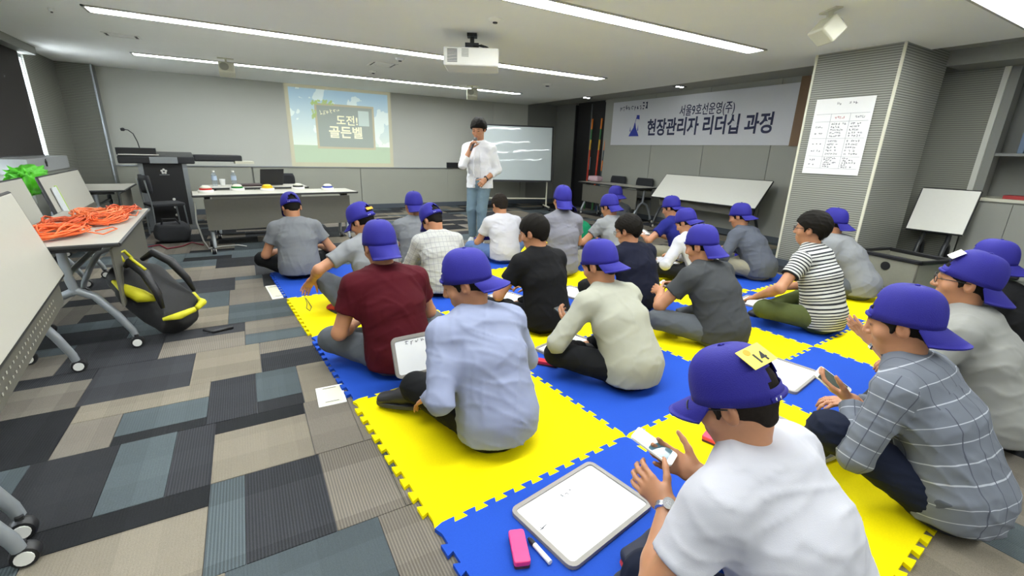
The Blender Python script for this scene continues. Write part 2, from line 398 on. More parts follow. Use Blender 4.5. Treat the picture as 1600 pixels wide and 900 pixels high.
def ceiling_speaker(x, y, rz, tilt, label):
    t = empty('ceiling_speaker', (x, y, H), rz, label, 'speaker')
    Mx = Matrix.Rotation(tilt, 3, 'X')
    b = MB().box((0, -.0, -.15), (.20, .15, .15), M=Mx).build('speaker_case', M_CREAM, t, bevel=.015, smooth='auto')
    MB().lathe([(0, 0), (.058, 0), (.058, .004), (0, .004)], Vector((-.03, 0, -.15))+Mx @ Vector((0, -.077, 0)), 22, Mx @ Matrix.Rotation(PI/2, 3, 'X')).build('speaker_grille', mat('speaker_grey', '9b9a8b', .7), b)
    MB().b2((-.10, -.03, -.012), (.10, .03, 0)).b2((-.012, -.02, -.08), (.012, .02, -.01)).build('bracket', M_CREAM, t)
ceiling_speaker(-.46, 6.92, 0, R(-25), 'cream ceiling speaker over the lectern')
ceiling_speaker(3.44, 7.0, R(-20), R(-25), 'cream ceiling speaker above the rolling whiteboard')
ceiling_speaker(3.80, 1.04, R(60), R(-50), 'tilted cream ceiling speaker beside the ribbed column')
def vent(x, y, sx, sy, label, cat='vent'):
    t = empty('ceiling_vent', (x, y, H), 0, label, cat)
    f = MB()
    for c, d in (((0, -sy/2, 0), (sx, .02, .012)), ((0, sy/2, 0), (sx, .02, .012)), ((-sx/2, 0, 0), (.02, sy+.02, .012)), ((sx/2, 0, 0), (.02, sy+.02, .012))): f.box(c, d)
    f.build('vent_frame', M_CEIL, t); MB().box((0, 0, -.002), (sx-.08, sy-.06, .008)).build('vent_panel', M_CEIL, t)
    MB().box((0, 0, .0005), (sx-.02, sy-.02, .003)).build('vent_shadow_gap', M_EDGE, t)
vent(-1.46, 6.08, .32, .20, 'white ceiling vent near the window side')
vent(1.50, 5.92, .34, .34, 'square white ceiling hatch between the light lines')
def disc(x, y, r, label, cat, z=H, m=M_CEIL):
    t = empty('ceiling_'+cat.replace(' ', '_'), (x, y, z), 0, label, cat)
    MB().lathe([(0, -.03), (r*.7, -.028), (r, -.008), (r, 0), (0, 0)], n=20).build('housing', m, t, smooth='auto')
    MB().lathe([(0, -.04), (r*.35, -.038), (r*.4, -.025), (0, -.025)], n=14).build('sensor', M_EDGE if cat != 'downlight' else M_LAMP, t)
disc(1.73, 2.88, .06, 'round sprinkler plate in front of the projector', 'sprinkler')
disc(4.38, 5.9, .09, 'round detector near the light line end', 'detector')
disc(1.57, 5.3, .06, 'small round detector by the hatch', 'detector')
disc(1.53, 6.6, .06, 'small round detector behind the hatch', 'detector')
disc(-1.80, 5.06, .025, 'tiny ceiling sprinkler near the blind', 'sprinkler')
def downlight(x, y, label):
    t = empty('square_downlight', (x, y, H+.05), 0, label, 'downlight')
    MB().box((0, 0, -.004), (.24, .12, .01)).build('trim', M_EDGE, t)
    for s in (-.05, .05): MB().lathe([(0, -.014), (.032, -.014), (.032, -.008), (0, -.008)], (s, 0, 0), 14).build('bulb', M_LAMP, t)
downlight(6.36, 7.25, 'twin downlight by the dark doorway')
downlight(6.50, 4.82, 'twin downlight in front of the banner')

# ------------------------------------------------------------------ training tables
def castor(c, ax='x'):
    mb = MB(); M = Matrix.Rotation(PI/2, 3, 'Y') if ax == 'x' else Matrix.Rotation(PI/2, 3, 'X')
    mb.lathe([(0, -.022), (.034, -.022), (.038, -.012), (.038, .012), (.034, .022), (0, .022)], c, 16, M)
    mb.tube([(c[0], c[1], c[2]), (c[0], c[1], c[2]+.05)], .012, 6)
    return mb
def training_table(loc, rz, L, label, W=.6, h=.72, flip=0.0, legm=None, panel=1, holes=True, group=None, legy=0.0, spread=1.0, topm=None):
    """flip-top training table; length along local x, modesty panel on the -y side; flip tilts the top (radians)"""
    t = empty('training_table', loc, rz, label, 'table', group); lm = legm or M_LEG
    Mx = Matrix.Rotation(flip, 3, 'X'); piv = Vector((0, 0, h-.05))
    def tp(p): return piv+Mx @ (Vector(p))
    top = MB()
    top.add([tp((x, y, z)) for z in (.026, .05) for x, y in ((-L/2, -W/2), (L/2, -W/2), (L/2, W/2), (-L/2, W/2))], [(3, 2, 1, 0), (4, 5, 6, 7), (0, 1, 5, 4), (1, 2, 6, 5), (2, 3, 7, 6), (3, 0, 4, 7)])
    tb = top.build('table_top', topm or M_TOP, t, bevel=.004)
    e = MB()
    for a, b in (((-L/2, -W/2), (L/2, -W/2)), ((L/2, -W/2), (L/2, W/2)), ((L/2, W/2), (-L/2, W/2)), ((-L/2, W/2), (-L/2, -W/2))):
        e.tube([tp((a[0], a[1], .038)), tp((b[0], b[1], .038))], .0125, 6)
    e.build('edge_strip', M_EDGE, tb)
    u = MB()
    for s in (-1, 1):
        p = [tp((s*(L/2-.14)-.03, -.18, .026)), tp((s*(L/2-.14)+.03, -.18, .026)), tp((s*(L/2-.14)+.03, .18, .026)), tp((s*(L/2-.14)-.03, .18, .026))]
        q = [x-Mx @ Vector((0, 0, .035)) for x in p]
        u.add(p+q, [(0, 1, 2, 3), (7, 6, 5, 4), (0, 4, 5, 1), (1, 5, 6, 2), (2, 6, 7, 3), (3, 7, 4, 0)])
    u.build('bracket', M_EDGE, tb)
    for s in (-1, 1):
        x = s*(L/2-.14)
        lg = MB().tube([(x, 0, h-.06), (x, legy*.5, .52), (x, legy-.02, .40)], .024, 10)
        for sy in (-1, 1):
            lg.tube([(x, legy-.02, .42), (x, legy+spread*sy*.10, .37), (x, legy+spread*sy*.18, .24), (x, legy+spread*sy*.24, .115), (x, legy+spread*sy*.25, .075)], [.024, .024, .023, .021, .019], 10)
        lo = lg.build('leg', lm, t, smooth='auto')
        for sy in (-1, 1): 
            castor((x+.02*s, legy+spread*sy*.255, .038), 'x').build('castor', M_BLKPL, lo, smooth='auto')
            MB().lathe([(0, -.003), (.024, -.003), (.024, .003), (0, .003)], (x+.02*s+.0235, legy+spread*sy*.255, .038), 14, Matrix.Rotation(PI/2, 3, 'Y')).build('castor_cap', M_WHITEPL, lo)
            MB().lathe([(0, -.003), (.024, -.003), (.024, .003), (0, .003)], (x+.02*s-.0235, legy+spread*sy*.255, .038), 14, Matrix.Rotation(PI/2, 3, 'Y')).build('castor_cap', M_WHITEPL, lo)
    MB().tube([(-L/2+.14, 0, .52), (L/2-.14, 0, .52)], .018, 8).build('crossbar', lm, t)
    if panel:
        y0 = -W/2+.06 if panel > 0 else .05
        if flip:
            pn = MB().add([Vector((x, y, z)) for z in (.42, .62) for x, y in ((-L/2+.1, -.09), (L/2-.1, -.09), (L/2-.1, -.08), (-L/2+.1, -.08))], [(3, 2, 1, 0), (4, 5, 6, 7), (0, 1, 5, 4), (1, 2, 6, 5), (2, 3, 7, 6), (3, 0, 4, 7)])
            yp = -.0925; z0, z1 = .42, .62
        else:
            pn = MB().b2((-L/2+.1, y0-.006, .29), (L/2-.1, y0+.006, .665)); yp = y0-.008; z0, z1 = .29, .665
        po = pn.build('modesty_panel', M_GREYPAN, t)
        if holes:
            d = MB()
            for r in range(4):
                for k in range(int((L-.5)/.05)):
                    d.box((-L/2+.25+.05*k, yp, z1-(.1 if not flip else .04)-.04*r), (.010, .002, .010))
            tag(d.build('perforation', mat('hole_light', 'a9a69a', .6), po), kind='stuff')
    return t
# quiz table in front of the screen, another behind it
training_table((-.06, 5.60, 0), R(5), 1.90, 'grey flip-top table carrying the five quiz buzzers', holes=False)
training_table((-.30, 6.62, 0), R(3), 1.35, 'flip-top table behind the buzzer table, with water bottles', holes=False)
# window side
training_table((-1.47, 3.12, 0), R(87), 1.78, 'flip-top table heaped with orange rope', W=.58, panel=1, holes=False).rotation_euler = (0, 0, R(93))
training_table((-1.40, 1.36, 0), R(97), 1.70, 'folded training table standing in front of the rope table', flip=R(76), W=.48, h=.83, legy=.12, spread=.8)
training_table((-2.02, 3.50, 0), R(93), 1.52, 'folded training table upright behind the rope table, next to a clear folder', flip=R(78), holes=False)
training_table((-2.02, 5.10, 0), R(93), 1.52, 'folded training table upright with a clear lime folder leaning on it', flip=R(78), holes=False)
training_table((-1.27, -.14, 0), R(97), 1.50, 'folded training table nearest the back of the room, legs showing', flip=R(78), W=.48, h=.83, legy=.05, spread=.85)
training_table((-2.08, 6.68, 0), R(93), 1.15, 'silver edged training table by the ribbed pier', holes=False)
# right wall
M_WTOP = mat('white_laminate', (226, 225, 216), .4, var=.02)
side = training_table((6.40, 6.10, 0), R(-92), 1.95, 'long table under the banner holding two black chairs', holes=False, W=.55)
training_table((6.52, 3.95, 0), R(-88), 2.05, 'white folded table tilted under the banner', W=.55, flip=R(48), legm=mat('leg_dark', '3a3c3e', .4, metal=.3), holes=False, h=.80, topm=M_WTOP)
training_table((6.70, .83, 0), R(-88), .52, 'small white folded board on dark legs beside the column', W=.52, flip=R(68), legm=mat('leg_dark', '3a3c3e', .4), holes=False, panel=0, h=.82, spread=.65, topm=M_WTOP)

# ------------------------------------------------------------------ lectern
lc = empty('lectern', (-1.49, 7.62, 0), R(6), 'black and silver electronic lectern with a white emblem', 'lectern')
MB().b2((-.27, -.20, .06), (.27, .34, .98)).build('cabinet_body', mat('lectern_grey', '8d8e88', .4, metal=.3), lc)
pn = MB().b2((-.235, -.225, .08), (.235, -.20, 1.0)).build('front_panel', M_BLKPL, lc, bevel=.004)
for s in (-1, 1): MB().b2((s*.265-.03, -.215, .03), (s*.265+.03, -.17, 1.0)).build('side_rail', M_METAL, lc)
MB().b2((-.30, -.22, .0), (.30, .36, .06)).build('plinth', M_METAL, lc)
MB().add([(-.50, -.33, 1.00), (.40, -.33, 1.00), (.40, .40, 1.00), (-.50, .40, 1.00), (-.50, -.33, 1.10), (.40, -.33, 1.10), (.40, .40, 1.16), (-.50, .40, 1.16)], [(3, 2, 1, 0), (4, 5, 6, 7), (0, 1, 5, 4), (1, 2, 6, 5), (2, 3, 7, 6), (3, 0, 4, 7)]).build('desk', mat('lectern_black', '26272a', .35), lc, bevel=.015)
MB().b2((-.14, -.345, 1.005), (.19, -.328, 1.095)).build('silver_fascia', M_METAL, lc)
MB().b2((-.50, -.30, 1.12), (-.05, .05, 1.215)).build('monitor_hood', M_BLKPL, lc)
MB().b2((-.48, -.31, 1.115), (-.02, -.29, 1.13)).build('silver_trim', M_WHITEPL, lc)
MB().b2((.40, -.10, 1.03), (1.06, .34, 1.13)).build('side_wing', mat('lectern_black', '26272a', .35), lc, bevel=.02)
MB().b2((.95, -.14, 1.00), (1.22, .10, 1.04)).build('wing_flap', M_CREAM, lc)
MB().tube([(-.24, .0, 1.21), (-.25, .0, 1.30), (-.28, -.02, 1.41), (-.33, -.04, 1.46), (-.37, -.06, 1.465)], .007, 8).build('gooseneck', M_BLKPL, lc)
MB().lathe([(0, 0), (.018, .004), (.024, .02), (.02, .05), (0, .055)], (-.36, -.055, 1.467), 12, Matrix.Rotation(R(-95), 3, 'Y')).build('microphone_head', M_BLKPL, lc, smooth=True)
em = MB()
for k in range(5):
    a = R(90+72*k); c = Vector((.0+.026*math.cos(a), -.2275, .885+.026*math.sin(a)))
    em.lathe([(0, 0), (.016, 0), (.016, .002), (0, .002)], c, 10, Matrix.Rotation(PI/2, 3, 'X'))
em.build('emblem', M_WHITEPL, pn)
MB().box((0, -.2265, .835), (.12, .002, .008)).build('emblem_lettering', M_METAL, pn)
for k in range(3): MB().lathe([(0, 0), (.02, 0), (.018, .02), (0, .02)], (.06, -.225, .47-.12*k), 14, Matrix.Rotation(PI/2, 3, 'X')).build('knob', M_WHITEPL, pn, smooth='auto')
# chair behind the lectern
def chair(loc, rz, label, group=None):
    t = empty('stacking_chair', loc, rz, label, 'chair', group)
    MB().prism(rrect(.44, .42, .06), .43, .47).build('seat', M_CHAR, t, bevel=.012)
    b = MB(); n = 9
    for i in range(n):
        for j in range(6):
            a = -1+2*i/(n-1); z = .62+.24*j/5; sq = (1-.12*(abs(j-2.5)/2.5)**3)
            b.v.append((.225*a*sq, -.21-.05*(z-.6)+.05*(1-a*a)*-1+.05, z))
    for i in range(n-1):
        for j in range(5): b.f.append((i*6+j, (i+1)*6+j, (i+1)*6+j+1, i*6+j+1))
    bo = b.build('backrest', M_CHAR, t, smooth=True); md = bo.modifiers.new('s', 'SOLIDIFY'); md.thickness = .03; md.offset = 0
    for s in (-1, 1):
        MB().tube([(s*.20, -.20, 0), (s*.20, -.19, .44), (s*.20, -.22, .80)], .011, 8).build('leg', M_METAL, t)
        MB().tube([(s*.20, .20, 0), (s*.20, .18, .44)], .011, 8).build('leg', M_METAL, t)
    return t
chair((-1.48, 6.97, 0), R(-70), 'black chair standing beside the lectern')
chair((6.70, 6.55, 0), R(92), 'black chair behind the banner wall table, beside the pink bag', 'chairs under the banner')
chair((6.70, 5.75, 0), R(92), 'black chair behind the banner wall table, away from the bag', 'chairs under the banner')
chair((.05, 7.25, 0), R(170), 'black chair at the bottle table')

# ------------------------------------------------------------------ quiz buzzers
for k, (px, py, c, nm) in enumerate(((322, 300, 'b02a22', 'red'), (371, 297, '1d7a33', 'green'), (418, 297, 'd6b21b', 'yellow'), (466, 295, '2a2b2e', 'black'), (512, 296, '20349e', 'blue'))):
    p = at(px, py, .725); t = empty('quiz_buzzer', (p[0], p[1], .722), 0, 'round %s quiz buzzer on the front table' % nm, 'buzzer')
    MB().lathe([(0, 0), (.085, 0), (.085, .028), (.075, .03), (0, .03)], n=24).build('buzzer_base', M_WHITEPL, t, smooth='auto')
    MB().lathe([(0, .028), (.068, .028), (.068, .05), (.0, .05)], n=24).build('collar', mat('buzzer_'+nm, c, .35), t, smooth='auto')
    MB().lathe([(.062, .048), (.055, .066), (.035, .078), (.0, .082)], n=24).build('button_dome', mat('buzzer_top_'+nm, 'c9c9b4' if nm != 'yellow' else 'd6b21b', .25), t, smooth=True)
# bottles and things on the back table
gla = mat('bottle_plastic', 'dfe8ee', .1, trans=.8, var=0)
for px, py, lb in ((337, 293, 'clear water bottle on the back table beside the paper cup'), (367, 291, 'clear water bottle on the back table beside the laptop')):
    p = at_y(px, py, 6.62); t = empty('water_bottle', (p[0], 6.62, .722), 0, lb, 'bottle')
    MB().lathe([(0, 0), (.032, 0), (.033, .06), (.030, .075), (.033, .09), (.033, .15), (.013, .185), (.013, .195), (0, .195)], n=16).build('bottle_body', gla, t, smooth='auto')
    MB().lathe([(0, .193), (.016, .193), (.016, .213), (0, .213)], n=14).build('bottle_cap', M_WHITEPL, t)
    MB().lathe([(.0335, .08), (.0340, .08), (.0340, .14), (.0335, .14)], n=16).build('bottle_label', mat('bottle_label', 'a8b8cc', .5), t)
tag(MB().lathe([(0, 0), (.028, 0), (.038, .09), (.040, .09), (.036, .086), (.0, .005)], n=18).build('paper_cup', M_PAPER, loc=(at_y(349, 292, 6.7)[0], 6.7, .722), smooth='auto'), 'white paper cup between two water bottles', 'cup')
tag(MB().box((0, 0, .014), (.34, .24, .028)).build('document_folder', mat('folder_dark', '3a2a2a', .6), loc=(-.40, 6.58, .722), rz=.2, bevel=.004), 'dark red document folder on the back table', 'folder')
lp = empty('laptop', (-.12, 6.80, .722), R(200), 'dark laptop open on the back table', 'laptop')
MB().b2((-.17, -.12, 0), (.17, .12, .018)).build('keyboard_base', M_BLKPL, lp, bevel=.004)
MB().add([(-.17, .115, .018), (.17, .115, .018), (.17, .18, .24), (-.17, .18, .24), (-.17, .125, .018), (.17, .125, .018), (.17, .19, .24), (-.17, .19, .24)], [(0, 1, 2, 3), (7, 6, 5, 4), (0, 4, 5, 1), (1, 5, 6, 2), (2, 6, 7, 3), (3, 7, 4, 0)]).build('screen_lid', M_BLKPL, lp)
# black bag and cables by the lectern
def pillow_bag(name, label, loc, d, m, cat='bag', rz=0.0, seed=0, crumple=0.0):
    me = bpy.data.meshes.new(name); bm = bmesh.new(); bmesh.ops.create_icosphere(bm, subdivisions=4 if crumple else 3, radius=1)
    rg = np.random.default_rng(seed); ph = rg.uniform(0, 6, 6)
    for v in bm.verts:
        c = v.co; s = [math.copysign(abs(q)**.55, q) for q in c]
        k = 1+crumple*math.sin(11*c.x+ph[3])*math.sin(13*c.y+ph[4]+4*c.z)+crumple*.7*math.sin(17*c.z+ph[5]+9*c.y)+.06*math.sin(5*c.x+ph[0])*math.sin(4*c.y+ph[1])+.05*math.sin(7*c.z+ph[2]+3*c.x)
        v.co = Vector((s[0]*d[0]/2*k, s[1]*d[1]/2*k, (s[2]*k+1)*d[2]/2 if s[2] > -.6 else max(0, (s[2]+1))*d[2]/2))
    bm.to_mesh(me); bm.free()
    o = empty(name, loc, rz, label, cat); link('bag_body', me, m, o, smooth=True); return o
bg = pillow_bag('handbag', 'black bag on the floor under the lectern', (at(274, 378)[0], at(274, 378)[1], 0), (.40, .26, .28), M_CHAR, seed=3)
MB().tube([(-.1, -.1, .26), (-.08, -.12, .33), (.06, -.12, .33), (.1, -.1, .26)], .012).build('bag_handle', M_BLKPL, bg)
for k, (cx, pts) in enumerate((('dark red cable snaking on the carpet by the lectern', [(232, 387), (250, 384), (262, 390), (285, 386), (300, 380), (318, 384)]), ('pale cable hanging from the buzzer table to the floor', None))):
    if pts: P = [(*at(a, b)[:2], .012) for a, b in pts]; mm = mat('cable_red', '7a2030', .5)
    else: P = [(-1.0, 5.6, .60), (-1.02, 5.62, .35), (-.98, 5.6, .12), (-.94, 5.62, .012), (-.80, 5.7, .012), (-.62, 5.72, .012), (-.52, 5.6, .012)]; mm = mat('cable_pale', 'c9c8c0', .5)
    tag(MB().tube(P, .009, 6).build('power_cable', mm, smooth=True), cx, 'cable')

# ------------------------------------------------------------------ rope heap, folder, counter
Mrope = [mat('rope_orange', 'e8652a', .6), mat('rope_dark_orange', 'c9501f', .6), mat('rope_light_orange', 'f0804a', .6)]
def rope(x, y, L, W, loops, m, label, tail, seed):
    loops = int(loops*1.7); rg = random.Random(seed); P = []; n = loops*14
    for i in range(n):
        t = i/n*loops*2*PI; k = 1-.55*rg.random()**3*(1 if i % 14 == 0 else .3)
        P.append((x+W/2*math.cos(t)*(.75+.25*math.sin(t*.37+seed))+.02*math.sin(t*2.3), y+L/2*math.sin(t)*(.8+.2*math.cos(t*.23)), .736+.016*(1+math.sin(t*1.7+seed))*rg.uniform(.4, 1)+.034*(i/n)*(.5+.5*math.cos(t*2))))
    for q in tail: P.append((q[0], q[1], .736))
    return tag(MB().tube(P, .0042, 5).build('rope_coil', m, smooth=True), label, 'rope', 'rope coils on the table')
lbls = 'orange rope coil heaped on the flip-top table'
rope(-1.50, 2.62, .50, .30, 16, Mrope[0], lbls, [(-1.25, 2.5), (-1.22, 2.72), (-1.26, 2.80), (-1.32, 2.66)], 1)
rope(-1.55, 3.02, .46, .24, 11, Mrope[1], lbls, [(-1.3, 2.9), (-1.35, 3.2)], 2)
rope(-1.36, 3.20, .55, .26, 12, Mrope[0], lbls, [(-1.22, 3.4), (-1.25, 3.7)], 3)
rope(-1.48, 3.55, .52, .30, 12, Mrope[2], lbls, [(-1.3, 3.6)], 4)
rope(-1.35, 3.72, .40, .20, 9, Mrope[1], lbls, [(-1.25, 3.85)], 5)
fo = empty('plastic_folder', (-1.93, 4.62, .62), R(93), 'clear plastic folder with a lime edge leaning on a folded table', 'folder')
MB().box((-.05, .02, .13), (.16, .008, .26), M=Matrix.Rotation(R(-12), 3, 'X')).build('clear_sheet', mat('clear_sheet', 'd5d9dc', .3), fo)
MB().box((.05, .025, .13), (.05, .010, .27), M=Matrix.Rotation(R(-12), 3, 'X')).build('lime_edge', mat('lime', 'a4c61a', .5), fo)
ct = empty('side_counter', (-2.60, 6.52, 0), R(93), 'grey counter with an emblem by the window', 'counter')
MB().b2((-.82, -.12, 0), (.82, .12, .95)).build('counter_body', M_DARKWALL, ct)
cf = MB().b2((-.88, -.14, .93), (.88, .14, 1.09)).build('counter_top', mat('counter_grey', '8d8f90', .5), ct, bevel=.006)
e2 = MB()
for k in range(5):
    a = R(90+72*k); e2.lathe([(0, 0), (.018, 0), (.018, .003), (0, .003)], (-.20+.028*math.cos(a), -.142, 1.03+.028*math.sin(a)), 10, Matrix.Rotation(PI/2, 3, 'X'))
e2.build('emblem', M_BLKPL, cf)
pillow_bag('crumpled_bag', 'bright green crumpled bag by the window counter', (-2.22, 4.9, .78), (.16, .62, .26), mat('green_bag', '4fb81e', .5, var=.3, scale=14), seed=5, crumple=.16)

# ------------------------------------------------------------------ backpack under the rope table
bp = empty('backpack', (-.98, 2.52, 0), 0, 'black and yellow hiking backpack leaning under the rope table', 'backpack')
_za = Vector((-.52, .30, .62)).normalized(); _nn = Vector((.55, -.62, .70)); _nn = (_nn-_za*_nn.dot(_za)).normalized(); _xa = _za.cross(_nn).normalized()
BM = Matrix.Translation((.06, -.02, .12)) @ frame_from(_xa, -_nn, _za).to_4x4()      # local x across, -y the strap side, z up the pack
def bpt(*p): return BM @ Vector(p)
me = bpy.data.meshes.new('pack'); bm = bmesh.new(); bmesh.ops.create_icosphere(bm, subdivisions=4, radius=1)
for v in bm.verts:
    p = v.co.copy(); s_ = [math.copysign(abs(q_)**.6, q_) for q_ in p]; k = 1+.05*math.sin(6*p.x+2)*math.sin(5*p.z)+.04*math.sin(9*p.z+3*p.y)
    w_ = 1-.25*max(0, p.z)**2; v.co = bpt(s_[0]*.16*k*w_, s_[1]*.115*k+.02, .23+s_[2]*.29*k); v.co.z = max(v.co.z, .002)
bm.to_mesh(me); bm.free(); link('pack_body', me, mat('pack_black', '1a1a1b', .75, bump=.3), bp, smooth=True)
My = mat('pack_yellow', 'c2bc18', .6, var=.25, scale=20)
def strip_(name, pts, r, m):
    P = [bpt(*p) for p in pts]; P = [Vector((p.x, p.y, max(p.z, .02))) for p in P]; return MB().tube(P, r, 8).build(name, m, bp, smooth=True)
strip_('shoulder_strap', [(-.06, -.10, .46), (-.085, -.19, .44), (-.10, -.22, .32), (-.12, -.17, .18), (-.13, -.11, .10)], [.016, .028, .030, .024, .012], M_BLKPL)
strip_('shoulder_strap', [(.06, -.10, .46), (.085, -.19, .44), (.10, -.22, .32), (.12, -.17, .18), (.13, -.11, .10)], [.016, .028, .030, .024, .012], M_BLKPL)
strip_('strap_piping', [(-.055, -.13, .47), (-.08, -.215, .45), (-.10, -.25, .33)], .009, My)
strip_('yellow_panel', [(-.13, .0, .44), (-.155, -.05, .34), (-.15, -.09, .24), (-.12, -.12, .17)], [.012, .035, .045, .015], My)
strip_('yellow_panel', [(.14, .04, .46), (.165, .05, .34), (.17, .05, .22)], [.012, .032, .014], My)
strip_('yellow_trim', [(-.15, -.05, .05), (-.10, -.115, .0), (.0, -.135, -.02)], [.012, .026, .018], My)
strip_('yellow_trim', [(.02, -.135, -.02), (.10, -.115, .0), (.15, -.05, .05)], [.018, .026, .012], My)
strip_('yellow_panel', [(.15, -.06, .10), (.165, .0, .06), (.15, .07, .03)], [.015, .04, .015], My)
strip_('haul_loop', [(-.03, -.08, .50), (-.02, -.10, .56), (.02, -.10, .56), (.03, -.08, .50)], .010, My)
MB().tube([(.16, -.08, .03), (.22, -.10, .012), (.34, -.06, .012)], .012, 6).build('waist_strap', M_BLKPL, bp, smooth=True)

# ------------------------------------------------------------------ rolling whiteboard by the screen
wb = empty('rolling_whiteboard', (5.03, 8.05, 0), R(-19.5), 'large rolling whiteboard with a black frame beside the presenter', 'whiteboard')
Mt = Matrix.Translation((0, 0, 1.28)) @ Matrix.Rotation(R(-4), 4, 'X')
Mgl = NT('whiteboard_gloss'); Mgl.b.inputs['Base Color'].default_value = lin('b9c2c2'); Mgl.b.inputs['Roughness'].default_value = .03; Mgl.bump(Mgl.noise(Mgl.obj(), 2.2, 1), .12, .02)
face = MB().box((0, -.006, 0), (1.72, .012, 1.19)).build('board_face', Mgl.m, wb, M=Mt)
fr = MB()
for c, d in (((0, 0, .605), (1.78, .03, .03)), ((0, 0, -.605), (1.78, .03, .03)), ((-.875, 0, 0), (.03, .03, 1.22)), ((.875, 0, 0), (.03, .03, 1.22))): fr.box(c, d)
fr.build('board_frame', M_BLKPL, wb, M=Mt)
MB().box((0, -.05, -.63), (1.4, .08, .012)).build('pen_tray', M_BLKPL, wb, M=Mt)
for s in (-1, 1):
    lg = MB().tube([(s*.80, .04, 1.2), (s*.80, .04, .10)], .018, 8).tube([(s*.80, -.28, .085), (s*.80, .30, .085)], .018, 8).build('leg', M_CREAM, wb)
    for yy_ in (-.28, .30): castor((s*.80, yy_, .038), 'x').build('castor', M_BLKPL, lg)
MB().tube([(-.80, .04, .26), (.80, .04, .26)], .016, 8).build('crossbar', M_CREAM, wb)

# ------------------------------------------------------------------ projected picture on the front wall
def emis(name, c, s=.55):
    return mat(name, c, .6, var=.0, emit=c, es=s)
sc = empty('projection_screen', (1.48, YW-.008, 1.69), 0, 'pale projection on the front wall showing a chalkboard quiz title', 'projection')
S0 = MB().b2((-1.04, -.004, -.80), (1.04, 0, .80)).build('screen_margin', emis('proj_margin', 'b9b69c', .2), sc)
t = NT('proj_sky'); tc = t.obj(); sp = t.node('ShaderNodeSeparateXYZ'); t.link(tc, sp.inputs[0])
mrx = t.math('MULTIPLY_ADD', sp.outputs[2], .9); mrx.node.inputs[2].default_value = .45
sky = t.mix(mrx, lin('d3dccb'), lin('a3c0cf')); cloud = t.math('GREATER_THAN', t.noise(tc, 2.2, 3), .55)
sky = t.mix(t.math('MULTIPLY', cloud, .55), sky, lin('e6eee4')); grass = t.math('LESS_THAN', sp.outputs[2], -.36)
col = t.mix(grass, sky, lin('a9bba0')); t.link(col, t.b.inputs['Base Color']); t.link(col, t.b.inputs['Emission Color']); t.b.inputs['Emission Strength'].default_value = .26
MB().b2((-.97, -.007, -.70), (.97, -.004, .72)).build('picture', t.m, sc)
MB().b2((-.52, -.009, -.42), (.66, -.007, .46)).build('chalkboard_frame', emis('proj_wood', 'b9b295', .2), sc)
MB().b2((-.48, -.011, -.38), (.62, -.009, .42)).build('chalkboard', emis('proj_board', '9aa39a', .2), sc)
MB().b2((.33, -.0125, .06), (.55, -.011, .36)).build('photo_card', emis('proj_card', 'b6c4bc', .3), sc)
iv = MB(); rg = random.Random(4)
for k in range(46):
    if k < 26: x_, z_ = -.56+.40*rg.random(), .44+.08*rg.random()
    else: x_, z_ = -.57+.07*rg.random(), .15+.32*rg.random()
    a = rg.random()*3; r_ = .025
    iv.add([(x_+r_*math.cos(a+q), -.0135, z_+r_*math.sin(a+q)) for q in (0, 1.57, 3.14, 4.71)], [(3, 2, 1, 0)])
iv.build('ivy', emis('proj_ivy', 'acbe86', .25), sc)
Mtx = emis('proj_chalk', 'dedcbc', .35)
def wallM(x, z, y=-.0125, rx=0): return Matrix.Translation((x, y, z)) @ Matrix.Rotation(PI/2, 4, 'X') @ Matrix.Rotation(rx, 4, 'Z')
text('title', '도전!', .21, Mtx, sc, wallM(.10, .14), depth=.0008, bold=.004)
text('title', '골든벨', .25, Mtx, sc, wallM(.06, -.10), depth=.0008, bold=.006)
scrawl(sc, wallM(-.24, .31, rx=R(10)), .42, .085, 6, Mtx, 5, 'subtitle', .10)

# ------------------------------------------------------------------ banner
bn = empty('banner', (XR-.012, 4.94, 1.98), R(-90), 'long white banner with blue Korean lettering on the right wall', 'banner')
BW = 4.10
MB().b2((-BW/2, -.004, -.45), (BW/2, 0, .45)).build('banner_cloth', mat('banner_white', 'cfd0d4', .5, var=.02), bn)
Mnav = mat('banner_navy', '20264a', .6); Mbl = mat('banner_blue', '2a3aa0', .6)
text('lettering', '서울9호선운영(주)', .215, Mnav, bn, wallM(.40, .16, -.006), bold=.002, width=1.16)
text('lettering', '현장관리자 리더십 과정', .34, Mnav, bn, wallM(.37, -.13, -.006), bold=.009, width=2.66)
scrawl(bn, wallM(-1.50, .31, -.006), .66, .085, 8, Mnav, 3, 'lettering', .14)
scrawl(bn, wallM(-1.08, .33, -.006), .17, .17, 2, Mnav, 8, 'lettering', .14)
lg = MB()
def poly2(mb, P, y=-.006): mb.add([(a-.0+.13, y, b) for a, b in P], [tuple(range(len(P)))])
poly2(lg, [(-1.62, -.27), (-1.32, -.27), (-1.38, -.17), (-1.42, -.10), (-1.45, .00), (-1.475, .00), (-1.50, -.10), (-1.56, -.17)])
poly2(lg, [(-1.60, -.17), (-1.57, -.17), (-1.585, -.06)]); poly2(lg, [(-1.38, -.16), (-1.35, -.16), (-1.365, -.03)])
poly2(lg, [(-1.468, .0), (-1.456, .0), (-1.42, .12), (-1.432, .12)]); poly2(lg, [(-1.43, .08), (-1.34, .065), (-1.35, .15), (-1.43, .155)])
lg.build('emblem', Mbl, bn)
tag(MB().b2((XR-.02, 2.72, 1.52), (XR-.002, 2.93, H+.04)).build('wood_strip', mat('brown_board', '7d6248', .6)), 'brown board strip hanging beside the banner end', 'board')

